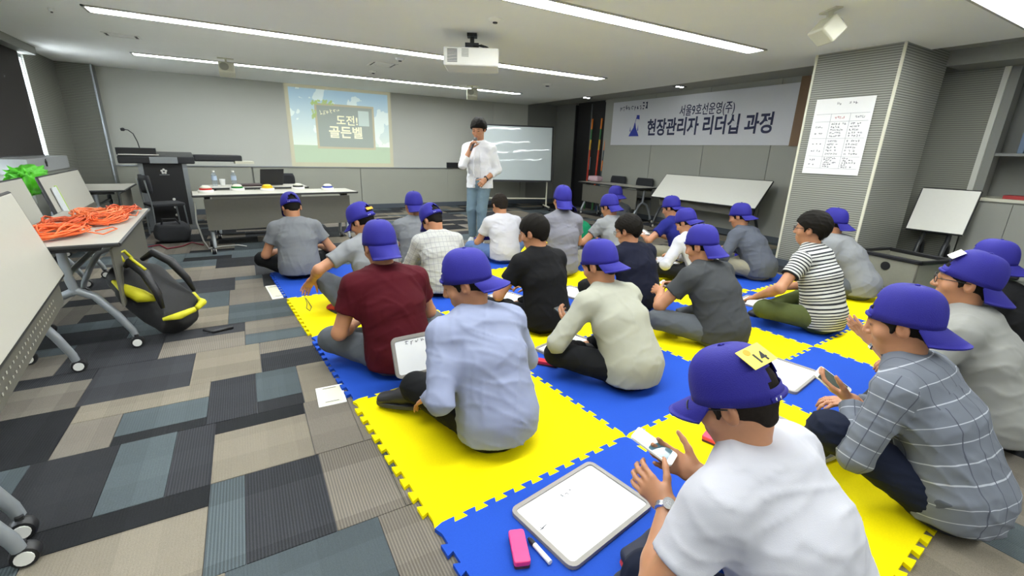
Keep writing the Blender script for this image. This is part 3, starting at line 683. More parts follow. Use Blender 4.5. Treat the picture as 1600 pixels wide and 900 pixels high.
# ------------------------------------------------------------------ poster on the column
po = empty('poster', (5.412, 1.50, 1.62), R(-90), 'handwritten paper chart taped to the ribbed column', 'poster')
pc = [at_x(*q, 5.408) for q in ((1276, 156), (1368, 149), (1342, 275), (1254, 270))]
ys = [p[1] for p in pc]; zs = [p[2] for p in pc]
py0, py1 = (ys[1]+ys[2])/2, (ys[0]+ys[3])/2; pz0, pz1 = (zs[2]+zs[3])/2, (zs[0]+zs[1])/2
po.location = (5.410, (py0+py1)/2, (pz0+pz1)/2); PW, PH = (py1-py0), (pz1-pz0)
MB().b2((-PW/2, -.003, -PH/2), (PW/2, 0, PH/2)).build('sheet', M_PAPER, po)
gr = MB(); pen = MB(); red = MB(); rg = random.Random(9)
X = [-PW/2*.9, -PW/2*.9+PW*.27, -PW/2*.9+PW*.60, PW/2*.92]; Zs = [PH*.30, PH*.20, -.02*PH, -.26*PH, -.42*PH]
for z_ in Zs: gr.box(((X[0]+X[3])/2, -.0035, z_), (X[3]-X[0], .001, .003))
for x_ in X[1:3]: gr.box((x_, -.0035, (Zs[0]+Zs[-1])/2), (.003, .001, Zs[0]-Zs[-1]))
gr.build('ruled_line', mat('pencil', '8f9096', .8), po)
def scribble(mb, x0, x1, z, h):
    x_ = x0
    while x_ < x1-.02:
        wd = rg.uniform(.012, .022)
        for q in range(3):
            a, b = rg.uniform(0, wd), rg.uniform(-h/2, h/2); L_ = rg.uniform(.4, .9)*h
            if rg.random() < .5: mb.box((x_+a, -.0036, z+b*.4), (.0035, .001, L_))
            else: mb.box((x_+wd/2, -.0036, z+b*.8), (wd, .001, .0035))
        x_ += wd+.006+(.02 if rg.random() < .18 else 0)
for r_ in range(3):
    zt, zb = Zs[r_+1], Zs[r_+2]
    for c in range(3):
        nl = 2 if c == 0 else 5
        for k in range(nl):
            z_ = zt+(zb-zt)*(k+.8)/(nl+.6); scribble(pen, X[c]+.02, X[c+1]-rg.uniform(.01, .09), z_, .022)
scribble(red, X[1]+.04, X[2]-.03, (Zs[0]+Zs[1])/2, .03); scribble(pen, X[2]+.05, X[3]-.04, (Zs[0]+Zs[1])/2, .028)
scribble(pen, -.07, .0, PH*.43, .035); scribble(pen, .05, .17, PH*.43, .035)
tag(pen.build('handwriting', mat('pen_grey', '4a4c58', .8), po), kind='stuff'); tag(red.build('handwriting', mat('pen_red', 'b0525a', .8), po), kind='stuff')

# ------------------------------------------------------------------ poles, cloth, cart, cabinet things
for k, (x_, y_, lean, lb) in enumerate(((6.86, 7.66, .02, 'orange striped pole leaning in the dark doorway, the one standing alone'), (6.86, 7.36, .03, 'orange and green banded pole leaning at the door frame'), (6.88, 7.24, .05, 'thin blue and orange pole leaning on the door frame'))):
    t = empty('banded_pole', (x_, y_, 0), 0, lb, 'pole'); cs = ['c9481f', 'd9781f', '2f6b3a', 'd0a12a', 'c9481f', 'c23a1c', 'b02a18'] if k != 2 else ['2f5a8a', 'd9781f', '2f5a8a', 'd9781f', '37474f', 'd9781f', '37474f']
    n = 9
    for i in range(n):
        z0, z1 = 2.12*i/n, 2.12*(i+1)/n
        MB().tube([(lean*z0, -lean*.4*z0, z0), (lean*z1, -lean*.4*z1, z1)], .022 if k < 2 else .013, 10).build('pole_band', mat('pole_'+cs[(n-i) % 7], cs[(n-i) % 7], .5), t, smooth='auto')
pillow_bag('cloth_bag', 'dusty pink cloth bag on the banner wall table', (6.45, 6.85, .722), (.20, .34, .13), mat('pink_cloth', 'b89aa2', .9), seed=2)
cr = empty('storage_cart', (*((at(1350, 450)+at(1425, 455))/2)[:2], 0), R(-12), 'open grey storage crate with black rim beside the column', 'crate')
q = at(1388, 452); cr.location = (q[0]+.22, q[1]+.02, 0)
MB().b2((-.25, -.30, .02), (-.235, .30, .34)).b2((.235, -.30, .02), (.25, .30, .34)).b2((-.25, -.30, .02), (.25, -.285, .34)).b2((-.25, .285, .02), (.25, .30, .34)).b2((-.25, -.3, 0), (.25, .3, .03)).build('crate_body', mat('crate_grey', '8b8a7c', .5), cr)
rm_ = MB()
for c, d in (((-.25, 0, .35), (.04, .66, .04)), ((.25, 0, .35), (.04, .66, .04)), ((0, -.31, .35), (.54, .04, .04)), ((0, .31, .35), (.54, .04, .04))): rm_.box(c, d)
rm_.build('rim', M_BLKPL, cr, bevel=.008)
MB().lathe([(0, 0), (.045, 0), (.045, .008), (0, .008)], (-.252, 0, .25), 16, Matrix.Rotation(-PI/2, 3, 'Y')).build('handle_grip', M_BLKPL, cr)
gc = empty('tool_case', (q[0]+.75, q[1]-.42, 0), R(20), 'green plastic case with a dark lid beside the grey crate', 'case')
MB().b2((-.22, -.3, 0), (.22, .3, .22)).build('case_body', mat('case_green', '1f8a4c', .45), gc, bevel=.02)
MB().b2((-.23, -.31, .22), (.23, .31, .30)).build('case_lid', M_BLKPL, gc, bevel=.02)
pillow_bag('blue_bag', 'blue drawstring bag on the floor against the ribbed column', (5.05, 2.12, 0), (.24, .24, .36), mat('bag_blue', '2a22a8', .8), seed=7)
for x_, y_, c, lb, nm in ((7.12, .30, 'a02a2a', 'red folder lying on the alcove counter', 'folder'), (7.12, -.1, '2a52a0', 'blue folder lying on the alcove counter', 'folder')):
    tag(MB().box((0, 0, .02), (.22, .30, .04)).build('document_'+nm, mat('cab_'+c, c, .5), loc=(x_, y_, .955), bevel=.005), lb, nm)
for k in range(5):
    tag(MB().box((0, 0, .11), (.16, .05, .22)).build('ring_binder', mat('binder_%d' % (k % 2), ('5b6f86', '39434f')[k % 2], .5), loc=(7.12, .44-.065*k, 1.45), bevel=.004), ('slate blue', 'dark grey')[k % 2]+' ring binder on the alcove shelf', 'binder', 'binders on the alcove shelf')

# ------------------------------------------------------------------ floor outlet plates
def plate(px, lb, lid=True):
    P = [at(*p) for p in px]; c = sum(P)/4; ang = math.atan2(P[1][1]-P[0][1], P[1][0]-P[0][0])
    t = empty('floor_outlet', (c[0], c[1], 0), ang, lb, 'floor outlet'); wx = np.linalg.norm(P[1]-P[0]); wy = np.linalg.norm(P[2]-P[1])
    MB().box((0, 0, .002), (wx, wy, .008)).build('frame', M_WHITEPL, t, bevel=.002); MB().box((0, 0, .004), (wx*.82, wy*.82, .008)).build('lid', M_CREAM, t)
    for s in (-1, 1): MB().box((0, s*wy*.36, .0085), (wx*.5, .004, .001)).build('slot', M_EDGE, t)
plate(((489, 609), (530, 601), (545, 627), (504, 638)), 'white square floor outlet plate touching the near mats')
plate(((416, 447), (440, 444), (449, 464), (425, 471)), 'beige floor outlet plate by the far left mat corner')

# ------------------------------------------------------------------ foam puzzle mats
MA = R(4.6)
def mat_M(gx, gy): return (gx*math.cos(MA)-gy*math.sin(MA), gx*math.sin(MA)+gy*math.cos(MA))
NTOOTH = 21
def edge_prof(flip):
    P = [(0.0, 0.0)]; s = flip; n = NTOOTH; m0 = .035; step = (1-2*m0)/n
    for k in range(n):
        a = m0+k*step; d = .012*(1 if (k % 2 == 0) else -1)*s; fl_ = .005
        P += [(a+(-fl_ if k else 0)*1.0, d), (a+step+(fl_ if k < n-1 else 0)*1.0, d)]
    P.append((1.0, 0.0)); return P
EP = edge_prof(1)
def foam_t(name, c):
    t = NT(name); co = t.obj(); n = t.noise(co, 160, 2); sc_ = t.math('MULTIPLY_ADD', n, .16); sc_.node.inputs[2].default_value = .92
    big = t.math('MULTIPLY_ADD', t.noise(co, 3, 2), .14); big.node.inputs[2].default_value = .93
    mx = t.node('ShaderNodeVectorMath', operation='SCALE'); mx.inputs[0].default_value = lin(c)[:3]; t.link(t.math('MULTIPLY', sc_, big), mx.inputs['Scale'])
    t.link(mx.outputs[0], t.b.inputs['Base Color']); t.b.inputs['Roughness'].default_value = .8; t.b.inputs['Specular IOR Level'].default_value = .12; t.bump(t.noise(co, 500, 2), .25, .002); return t.m
M_YEL = foam_t('foam_yellow', 'ead800'); M_BLU = foam_t('foam_blue', (34, 74, 172))
for gx in range(5):
    for gy in range(-1, 4):
        P = []
        P += [(u, v) for u, v in EP[:-1]]
        P += [(1+v, u) for u, v in EP[:-1]]
        P += [(1-u, 1+v) for u, v in [(1-a, b) for a, b in reversed(EP)][:-1]]
        P += [(v, 1-u) for u, v in [(1-a, b) for a, b in reversed(EP)][:-1]]
        Q = [mat_M(u, v) for u, v in P]; yel = (gx+gy) % 2 == 0
        o = MB().prism(Q, 0.002, .018).build('foam_mat', M_YEL if yel else M_BLU, loc=(*mat_M(gx, gy), 0))
        tag(o, ('yellow' if yel else 'blue')+' interlocking foam floor mat in the seating area', 'mat', ('yellow' if yel else 'blue')+' foam mats')
# ------------------------------------------------------------------ people: distance-field modelling
V3 = lambda *a: np.array(a, float)
def nrm(v): v = np.asarray(v, float); return v/(np.linalg.norm(v)+1e-12)
class Field:
    def __init__(s, lo, hi, h):
        s.lo = np.array(lo, float); s.h = h; n = np.ceil((np.array(hi)-s.lo)/h).astype(int)+1
        s.ax = [s.lo[i]+h*np.arange(n[i]) for i in range(3)]; s.val = np.full(n, 1e3, np.float32)
    def sl(s, lo, hi):
        r = []
        for i in range(3):
            a = int(np.floor((lo[i]-s.lo[i])/s.h)); b = int(np.ceil((hi[i]-s.lo[i])/s.h))+1
            a = max(a, 0); b = min(b, s.val.shape[i])
            if b <= a: return None
            r.append(slice(a, b))
        return tuple(r)
    def grid(s, q): return (s.ax[0][q[0]][:, None, None], s.ax[1][q[1]][None, :, None], s.ax[2][q[2]][None, None, :])
    def put(s, q, d, k):
        v = s.val[q]
        if k > 0:
            hh = np.maximum(k-np.abs(v-d), 0)/k; s.val[q] = np.minimum(v, d)-hh*hh*k*.25
        else: s.val[q] = np.minimum(v, d)
    def cone(s, a, b, ra, rb, k=.02, lat=None, flat=None, cut=None, sub=False):
        """tapered capsule a-b; lat = wide axis, ra/rb may be (wide, deep); cut = (point, normal) keeps the side against the normal"""
        a = np.asarray(a, float); b = np.asarray(b, float)
        ra2 = ra if isinstance(ra, tuple) else (ra, ra); rb2 = rb if isinstance(rb, tuple) else (rb, rb)
        rm = max(ra2+rb2)+k+2.5*s.h
        q = s.sl(np.minimum(a, b)-rm, np.maximum(a, b)+rm)
        if q is None: return
        X, Y, Z = s.grid(q); d = b-a; L2 = d@d+1e-12
        t = np.clip(((X-a[0])*d[0]+(Y-a[1])*d[1]+(Z-a[2])*d[2])/L2, 0, 1)
        ox, oy, oz = X-a[0]-t*d[0], Y-a[1]-t*d[1], Z-a[2]-t*d[2]
        if lat is None and not isinstance(ra, tuple):
            D = np.sqrt(ox*ox+oy*oy+oz*oz)-(ra+(rb-ra)*t)
        else:
            ax = nrm(d); u = np.asarray(lat, float); u = nrm(u-ax*(u@ax)); w_ = np.cross(ax, u)
            du = ox*u[0]+oy*u[1]+oz*u[2]; dw = ox*w_[0]+oy*w_[1]+oz*w_[2]; dv = ox*ax[0]+oy*ax[1]+oz*ax[2]
            r1 = ra2[0]+(rb2[0]-ra2[0])*t; r2 = ra2[1]+(rb2[1]-ra2[1])*t; r3 = np.minimum(r1, r2)
            D = (np.sqrt((du/r1)**2+(dw/r2)**2+(dv/r3)**2)-1)*r3
        if cut is not None:
            for c in (cut if isinstance(cut, list) else [cut]):
                p, n = c; n = nrm(n); D = np.maximum(D, (X-p[0])*n[0]+(Y-p[1])*n[1]+(Z-p[2])*n[2])
        if sub:
            v = s.val[q]; hh = np.maximum(k-np.abs(v+D), 0)/max(k, 1e-6); s.val[q] = np.maximum(v, -D)+hh*hh*k*.25
        else: s.put(q, D, k)
    def ell(s, c, r, F, k=.015, sub=False, cut=None):
        "ellipsoid with centre c, radii r in the frame F (rows are axes)"
        c = np.asarray(c, float); rm = max(r)+k+2.5*s.h; q = s.sl(c-rm, c+rm)
        if q is None: return
        X, Y, Z = s.grid(q); x, y, z = X-c[0], Y-c[1], Z-c[2]; a = 0; g = 0
        for i in range(3):
            p = x*F[i][0]+y*F[i][1]+z*F[i][2]; a = a+(p/r[i])**2; g = g+(p/r[i]**2)**2
        k0 = np.sqrt(a); D = k0*(k0-1)/np.maximum(np.sqrt(g), 1e-6)
        if cut is not None:
            for p, n in cut: n = nrm(n); D = np.maximum(D, (X-p[0])*n[0]+(Y-p[1])*n[1]+(Z-p[2])*n[2])
        if sub:
            v = s.val[q]; hh = np.maximum(k-np.abs(v+D), 0)/max(k, 1e-6); s.val[q] = np.maximum(v, -D)+hh*hh*k*.25
        else: s.put(q, D, k)
    def clip(s, p, n):
        X, Y, Z = s.grid((slice(None),)*3); n = nrm(n); s.val = np.maximum(s.val, ((X-p[0])*n[0]+(Y-p[1])*n[1]+(Z-p[2])*n[2]).astype(np.float32))
    def folds(s, seed, amp, lam=.07):
        i = np.nonzero(np.abs(s.val) < .035)
        if not len(i[0]): return
        x, y, z = s.ax[0][i[0]], s.ax[1][i[1]], s.ax[2][i[2]]; rg = np.random.default_rng(seed); t = 0
        for k in range(4):
            d = nrm(rg.normal(size=3)*[.8, .6, 1.1]); e = nrm(rg.normal(size=3)); l = lam*rg.uniform(.7, 1.8)
            ph = 2*PI*(x*d[0]+y*d[1]+z*d[2])/l+1.6*np.sin(2*PI*(x*e[0]+y*e[1]+z*e[2])/.19+k)
            msk = .5+.5*np.sin(2*PI*(x*e[1]+y*e[2]+z*e[0])/.23+2*k+seed)
            t = t+(1.9*(1-np.abs(np.sin(ph*.5)))**3-.25)*msk
        s.val[i] += (-amp*.6*t).astype(np.float32)
    def mesh(s, smooth=1):
        A = s.val; B = A < 0
        n = np.array(A.shape)
        any_ = np.zeros(n-1, bool); all_ = np.ones(n-1, bool)
        for i in (0, 1):
            for j in (0, 1):
                for k in (0, 1):
                    c = B[i:n[0]-1+i, j:n[1]-1+j, k:n[2]-1+k]; any_ |= c; all_ &= c
        I = np.argwhere(any_ & ~all_)
        if not len(I): return np.zeros((0, 3)), np.zeros((0, 4), int)
        idx = np.full(n-1, -1, np.int32); idx[tuple(I.T)] = np.arange(len(I))
        cs = [(i, j, k) for i in (0, 1) for j in (0, 1) for k in (0, 1)]
        W = np.stack([A[I[:, 0]+c[0], I[:, 1]+c[1], I[:, 2]+c[2]] for c in cs], 1)
        acc = np.zeros((len(I), 3)); cnt = np.zeros(len(I))
        for a in range(8):
            for b in range(a+1, 8):
                ca, cb = np.array(cs[a]), np.array(cs[b])
                if np.abs(ca-cb).sum() != 1: continue
                wa, wb = W[:, a], W[:, b]; mk = (wa < 0) != (wb < 0)
                t = np.where(mk, wa/np.where(wa == wb, 1, wa-wb), 0)
                acc += np.where(mk[:, None], ca+t[:, None]*(cb-ca), 0); cnt += mk
        Vt = s.lo+(I+acc/cnt[:, None])*s.h
        faces = []
        for ax in range(3):
            o = [1, 1, 1]; o[ax] = 0
            a = B[tuple(slice(1, n[i]-1) if i != ax else slice(0, n[i]-1) for i in range(3))]
            b = B[tuple(slice(1, n[i]-1) if i != ax else slice(1, n[i]) for i in range(3))]
            E_ = np.argwhere(a != b)
            if not len(E_): continue
            flip = a[tuple(E_.T)]
            base = E_+np.array([1 if i != ax else 0 for i in range(3)])
            u, v_ = [(1, 2), (2, 0), (0, 1)][ax]
            def cell(du, dv):
                c = base.copy(); c[:, u] -= du; c[:, v_] -= dv; return idx[tuple(c.T)]
            q = np.stack([cell(1, 1), cell(0, 1), cell(0, 0), cell(1, 0)], 1)
            q[~flip] = q[~flip][:, ::-1]; faces.append(q)
        Fc = np.concatenate(faces); Fc = Fc[(Fc >= 0).all(1)]
        for _ in range(smooth):
            S = np.zeros_like(Vt); C_ = np.zeros(len(Vt))
            for a in range(4):
                b = (a+1) % 4
                np.add.at(S, Fc[:, a], Vt[Fc[:, b]]); np.add.at(C_, Fc[:, a], 1); np.add.at(S, Fc[:, b], Vt[Fc[:, a]]); np.add.at(C_, Fc[:, b], 1)
            Vt = .5*Vt+.5*S/np.maximum(C_, 1)[:, None]
        return Vt, Fc
def np_mesh(name, V, F, m, parent):
    me = bpy.data.meshes.new(name); me.vertices.add(len(V)); me.vertices.foreach_set('co', V.astype(np.float32).ravel())
    me.loops.add(F.size); me.loops.foreach_set('vertex_index', F.astype(np.int32).ravel())
    me.polygons.add(len(F)); me.polygons.foreach_set('loop_start', np.arange(0, F.size, 4, dtype=np.int32))
    try: me.polygons.foreach_set('loop_total', np.full(len(F), 4, np.int32))
    except Exception: pass
    me.update(calc_edges=True); me.validate()
    return link(name, me, m, parent, smooth=True)
# skin, hair, garments -----------------------------------------------------
def skin_material():
    t = NT('skin'); a = t.node('ShaderNodeVertexColor', layer_name='Col'); n = t.noise(t.obj(), 40, 3)
    k = t.math('MULTIPLY_ADD', n, .16); k.node.inputs[2].default_value = .92
    mx = t.node('ShaderNodeVectorMath', operation='SCALE'); t.link(a.outputs[0], mx.inputs[0]); t.link(k, mx.inputs['Scale'])
    t.link(mx.outputs[0], t.b.inputs['Base Color']); t.b.inputs['Roughness'].default_value = .5
    t.b.inputs['Subsurface Weight'].default_value = .08; t.b.inputs['Subsurface Radius'].default_value = (.02, .008, .004)
    return t.m
M_SKIN = skin_material()
M_HAIR = mat('black_hair', '14110d', .7, bump=.25, bscale=300, var=.2, scale=80, spec=.12)
M_HAIR2 = mat('cropped_hair', '241f1b', .85, bump=.3, bscale=400, var=.3, scale=120, spec=.1)
M_CAP = mat('cap_royal_blue', (24, 18, 126), .75, bump=.3, bscale=350, var=.06, scale=25)
M_CAPD = mat('cap_underside', '14123a', .8)
def pattern_cloth(name, base, l1, l2=None, pu=.05, pv=.05, wu=.08, wv=.08):
    t = NT(name); U = t.node('ShaderNodeAttribute', attribute_name='su').outputs['Fac']; W = t.node('ShaderNodeAttribute', attribute_name='sv').outputs['Fac']
    col = lin(base); n = t.noise(t.obj(), 9)
    k = t.math('LESS_THAN', t.math('FRACT', t.math('DIVIDE', U, pu)), wu); c = t.mix(k, col, lin(l1))
    if pv:
        k2 = t.math('LESS_THAN', t.math('FRACT', t.math('DIVIDE', W, pv)), wv); c = t.mix(k2, c, lin(l2 or l1))
    kk = t.math('MULTIPLY_ADD', n, .2); kk.node.inputs[2].default_value = .9
    mx = t.node('ShaderNodeVectorMath', operation='SCALE'); t.link(c, mx.inputs[0]); t.link(kk, mx.inputs['Scale']); t.link(mx.outputs[0], t.b.inputs['Base Color'])
    t.b.inputs['Roughness'].default_value = .85; t.b.inputs['Specular IOR Level'].default_value = .2; cloth_bump(t.m); return t.m
SKIN = np.array(lin('b07c5b')[:3]); SKIN_D = np.array(lin('80523a')[:3])

def rotm(axis, a):
    return np.array(Matrix.Rotation(a, 3, Vector(axis)))
def ik(S, Hd, l1, l2, pole):
    d = Hd-S; L = np.linalg.norm(d)
    if L > (l1+l2)*.995: Hd = S+d*(l1+l2)*.995/L; d = Hd-S; L = np.linalg.norm(d)
    u = d/L; a = (l1*l1-l2*l2+L*L)/(2*L); h = math.sqrt(max(l1*l1-a*a, 1e-6)); p = np.asarray(pole, float); p = nrm(p-u*(p@u))
    return S+u*a+p*h, Hd
def hand(fd, Wp, D, N, side, curl, thumb, vox):
    """palm, four fingers and a thumb; D fingers' direction, N the palm's facing, side +1 right hand / -1 left"""
    D = nrm(D); N = nrm(np.asarray(N, float)-D*(np.asarray(N, float)@D)); T = np.cross(D, N)*side   # T points to the thumb side
    kk = .006
    fd.cone(Wp, Wp+D*.03, (.026, .02), (.033, .016), .015, lat=T)
    fd.cone(Wp+D*.025, Wp+D*.075, (.034, .015), (.038, .0125), .012, lat=T)
    tips = []
    for i, (off, ln, sp) in enumerate(((.029, .92, .10), (.010, 1.0, .03), (-.010, .95, -.04), (-.028, .78, -.12))):
        p = Wp+D*(.082-.004*abs(i-1.2))+T*off; d = nrm(D+T*sp); ax = np.cross(d, N); c = curl if not isinstance(curl, (list, tuple)) else curl[i]
        r = .0092 if i < 3 else .008
        for L, f_ in ((.044*ln, .55), (.027*ln, 1.0), (.022*ln, .8)):
            d = rotm(ax, c*f_) @ d; q = p+d*L; fd.cone(p, q, r, r*.92, kk); p = q; r *= .92
        tips.append(p)
    p = Wp+D*.022+T*.024+N*.006; d = nrm(D*.55+T*.75+N*(.35*thumb)); r = .0125
    for L, b in ((.040, .25), (.030, .45), (.026, .35)):
        d = nrm(d+D*b*.5+N*b*.5*thumb); q = p+d*L; fd.cone(p, q, r, r*.86, .008); p = q; r *= .86
    return tips
def torso_pts(P, C7, bulge):
    Mid = (P+C7)/2+V3(0, -bulge, .02)
    f_ = lambda t: (1-t)**2*P+2*t*(1-t)*Mid+t*t*C7
    return f_
HF = None
def person(label, loc, h, head=(0, .15, .72), hp=20, hy=0, hr=0, cap='back', cap_tilt=0, shirt='', sleeve=.55, collar=None, pants=None,
           arms=None, legs=None, vox=.009, bvox=None, build=1.0, bulge=.05, hair=True, hairm=None, shoes=None, glasses=False, seed=1, watch=None, group=None, standing=False, fold=.0045, sho=None, jacket=False, hemz=.05, lanyard=None, tagc=None, shdrop=0.0, lean=0.0, pelvis=None, brimdrop=.03, hairfull=0.0):
    root = empty('person', (loc[0], loc[1], .018 if not standing else .002), R(-h), label, 'person', group)
    bvox = bvox or vox
    hd = V3(*head)
    Rz = rotm((0, 0, 1), R(hy)); Rx = rotm((1, 0, 0), R(-hp)); Ry = rotm((0, 1, 0), R(hr)); RH = Rz @ Rx @ Ry
    HR, HFw, HU = RH[:, 0], RH[:, 1], RH[:, 2]
    HS = 1.07
    hq = lambda r, f_, u: hd+(HR*r+HFw*f_+HU*u)*HS
    Fr = [HR, HFw, HU]
    P = V3(*(pelvis or ((0, -.02, .115) if not standing else (0, 0, .93))))
    C7 = hd+.150*nrm(-HU*.55+V3(0, -.35, -.8)*.6)+V3(lean, 0, 0)
    if standing: C7 = hd+V3(0, -.045, -.185)
    sp = torso_pts(P, C7, bulge)
    w_ = build
    S = {}
    for s in (-1, 1):
        S[s] = sp(.88)+V3(s*.172*w_, .015, -.015-shdrop)
        if sho and s in sho: S[s] = S[s]+V3(*sho[s])
    A = {}
    for s in (-1, 1):
        a = (arms or {}).get(s, {}); Hd = V3(*a.get('hand', (s*.10, .34, .28)))
        E_, Hd = ik(S[s], Hd, .285, .245, a.get('pole', (s*.7, -.35, -.55)))
        A[s] = (E_, Hd, a)
    LG = legs or {}
    dl = {1: [(.09, .0, .11), (.33, .27, .15), (.02, .40, .07), (-.14, .44, .05)], -1: [(-.09, .0, .11), (-.33, .27, .15), (-.06, .36, .09), (.12, .34, .05)]}
    if standing: dl = {s: [(s*.09, .0, .90), (s*.10, .03, .50), (s*.11, -.02, .09), (s*.13, .12, .03)] for s in (-1, 1)}
    J = {s: [V3(*p) for p in LG.get(s, dl[s])] for s in (-1, 1)}
    allp = [P, C7, hd, *S.values()]+[x for s in (-1, 1) for x in (A[s][0], A[s][1])]+[q for s in (-1, 1) for q in J[s]]
    lo = np.min(allp, 0)-.20; hi = np.max(allp, 0)+.20; lo[2] = max(lo[2], -.02)
    # ---- body (skin): head, neck, trunk core, arms, hands, leg cores as one surface
    fd = Field(lo, hi, bvox)
    fd.ell(hq(0, -.012, .028), tuple(HS*x for x in (.075, .094, .090)), Fr, .01)
    fd.ell(hq(0, .028, -.022), tuple(HS*x for x in (.062, .062, .082)), Fr, .03)
    fd.ell(hq(0, .044, -.076), tuple(HS*x for x in (.044, .044, .038)), Fr, .03)
    fd.cone(hq(-.032, .078, .030), hq(.032, .078, .030), .012, .012, .02)
    for s in (-1, 1):
        fd.ell(hq(s*.045, .055, -.022), tuple(HS*x for x in (.024, .024, .024)), Fr, .02)
        fd.ell(hq(s*.031, .098, .010), tuple(HS*x for x in (.018, .014, .012)), Fr, .012, sub=True)
        fd.ell(hq(s*.031, .076, .010), tuple(HS*x for x in (.013, .012, .010)), Fr, .004)
        fd.ell(hq(s*.079, -.010, -.006), tuple(HS*x for x in (.011, .020, .031)), Fr, .006)
        fd.ell(hq(s*.088, -.004, -.002), tuple(HS*x for x in (.007, .010, .016)), Fr, .004, sub=True)
    fd.cone(hq(0, .088, .018), hq(0, .106, -.022), .009, .013, .012)
    for s in (-1, 1): fd.ell(hq(s*.012, .096, -.026), tuple(HS*x for x in (.010, .011, .009)), Fr, .006)
    fd.cone(hq(-.019, .082, -.053), hq(.019, .082, -.053), .009, .009, .010); fd.cone(hq(-.017, .081, -.064), hq(.017, .081, -.064), .009, .009, .010)
    nk = hq(0, -.022, -.055)
    fd.cone(nk, C7+V3(0, .02, -.01), .056, .062, .03)
    fd.cone(C7, sp(.7), .05, (.11, .08), .03, lat=(1, 0, 0)); fd.cone(sp(.7), P, (.11, .08), (.11, .08), .03, lat=(1, 0, 0))
    for s in (-1, 1):
        E_, Hd, a = A[s]
        fd.cone(sp(.88), S[s], .045, .048, .03); fd.cone(S[s], E_, .047*w_, .040*w_, .02); fd.cone(E_, E_+(Hd-E_)*.35, .040*w_, .040*w_, .02); fd.cone(E_+(Hd-E_)*.35, Hd, .040*w_, .027, .015)
        D = nrm(np.asarray(a.get('D', nrm(Hd-E_)), float)); N = a.get('N', (0, 0, -1))
        hand(fd, Hd, D, N, s, R(a.get('curl', 28)) if not isinstance(a.get('curl', 28), tuple) else tuple(R(c) for c in a['curl']), a.get('thumb', .6), bvox)
        j = J[s]; fd.cone(P, j[0], .08, .06, .03); fd.cone(j[0], j[1], .06, .045, .02); fd.cone(j[1], j[2], .042, .034, .02); fd.cone(j[2], j[2]+nrm(j[3]-j[2])*.11-V3(0, 0, .006), .028, .018, .02)
    Vt, Fc = fd.mesh(1)
    body = np_mesh('body', Vt, Fc, M_SKIN, root)
    q = (Vt-hd) @ RH/HS; col = np.tile(SKIN, (len(Vt), 1))
    inhead = np.linalg.norm(Vt-hd, axis=1) < .17
    def paint(c, r, colr, amt=1.0):
        d = np.sqrt((((q-np.array(c))/np.array(r))**2).sum(1)); k = np.clip(1.6-d*1.2, 0, 1)*amt*inhead; col[:] = col*(1-k[:, None])+np.array(colr)*k[:, None]
    for s in (-1, 1):
        paint((s*.031, .084, .0095), (.014, .02, .0060), (.02, .015, .012)); paint((s*.032, .085, .034), (.020, .02, .0050), (.02, .015, .012), .9)
        paint((s*.079, -.01, -.006), (.03, .02, .03), SKIN_D*1.2, .5)
    paint((0, .086, -.058), (.022, .02, .009), lin('a0544a')[:3], .8)
    for s in (-1, 1):
        E_, Hd, a = A[s]
    ca = body.data.color_attributes.new('Col', 'FLOAT_COLOR', 'POINT'); ca.data.foreach_set('color', np.concatenate([col, np.ones((len(col), 1))], 1).astype(np.float32).ravel())
    # ---- shirt
    fs = Field(lo, hi, vox); g = .012
    ts = [0, .28, .58, .86]; rr = [(.178*w_, .142*w_), (.172*w_, .138*w_), (.182*w_, .135*w_), (.158*w_, .098*w_)]
    chain = [sp(t) for t in ts]
    for i in range(3): fs.cone(chain[i], chain[i+1], rr[i], rr[i+1], .03, lat=(1, 0, 0))
    fs.cone(chain[3], C7+V3(0, .008, .0), rr[3], (.074, .068), .05, lat=(1, 0, 0))
    if standing: fs.cone(P, P+V3(0, 0, -.12 if jacket else -.05), (.182, .135), (.192, .14), .02, lat=(1, 0, 0), cut=(P+V3(0, 0, -.12), (0, 0, -1)))
    else: fs.cone(P+V3(0, -.01, .03), P+V3(0, -.01, -.03), (.188*w_, .155*w_), (.186*w_, .150*w_), .03, lat=(1, 0, 0))
    segs = []
    for s in (-1, 1):
        E_, Hd, a = A[s]; dv = nrm(E_-S[s])
        fs.cone(C7+V3(s*.035, 0, -.012), S[s]+V3(0, 0, .006), .056, .066*w_, .05)
        fr_ = min(sleeve, 1.0); e = S[s]+(E_-S[s])*fr_
        r0, r1 = .066*w_, (.062 if sleeve < 1 else .056)*w_
        if sleeve < 1: fs.cone(S[s], e+dv*.05, r0, r1+.003, .04, cut=(e, dv))
        else:
            fs.cone(S[s], E_, r0, r1, .04); f2 = min(sleeve-1, .97); e = E_+(Hd-E_)*f2; d2 = nrm(Hd-E_)
            fs.cone(E_, e+d2*.04, r1-.002, .044 if f2 > .5 else .052, .02, cut=(e, d2))
            if f2 > .3: fs.cone(e-d2*.035, e+d2*.03, .046 if f2 > .5 else .054, .047 if f2 > .5 else .055, .004, cut=[(e, d2), (e-d2*.035, -d2)])
        segs.append((S[s], E_, Hd, s))
    if jacket:
        fs.cone(V3(0, .155, C7[2]-.03), V3(.0, .165, P[2]-.14), .03, .062, .01, sub=True)
        fi = Field(lo, hi, vox)
        for i in range(3): fi.cone(chain[i], chain[i+1], tuple(x*.93 for x in rr[i]), tuple(x*.93 for x in rr[i+1]), .03, lat=(1, 0, 0))
        fi.clip(P+V3(0, 0, .02), (0, 0, -1)); fi.folds(seed+3, .003)
        Vi, Fi = fi.mesh(1); np_mesh('inner_shirt', Vi, Fi, jacket, root)
    if not standing: fs.clip(V3(0, 0, hemz), (0, 0, -1))
    fs.folds(seed, fold)
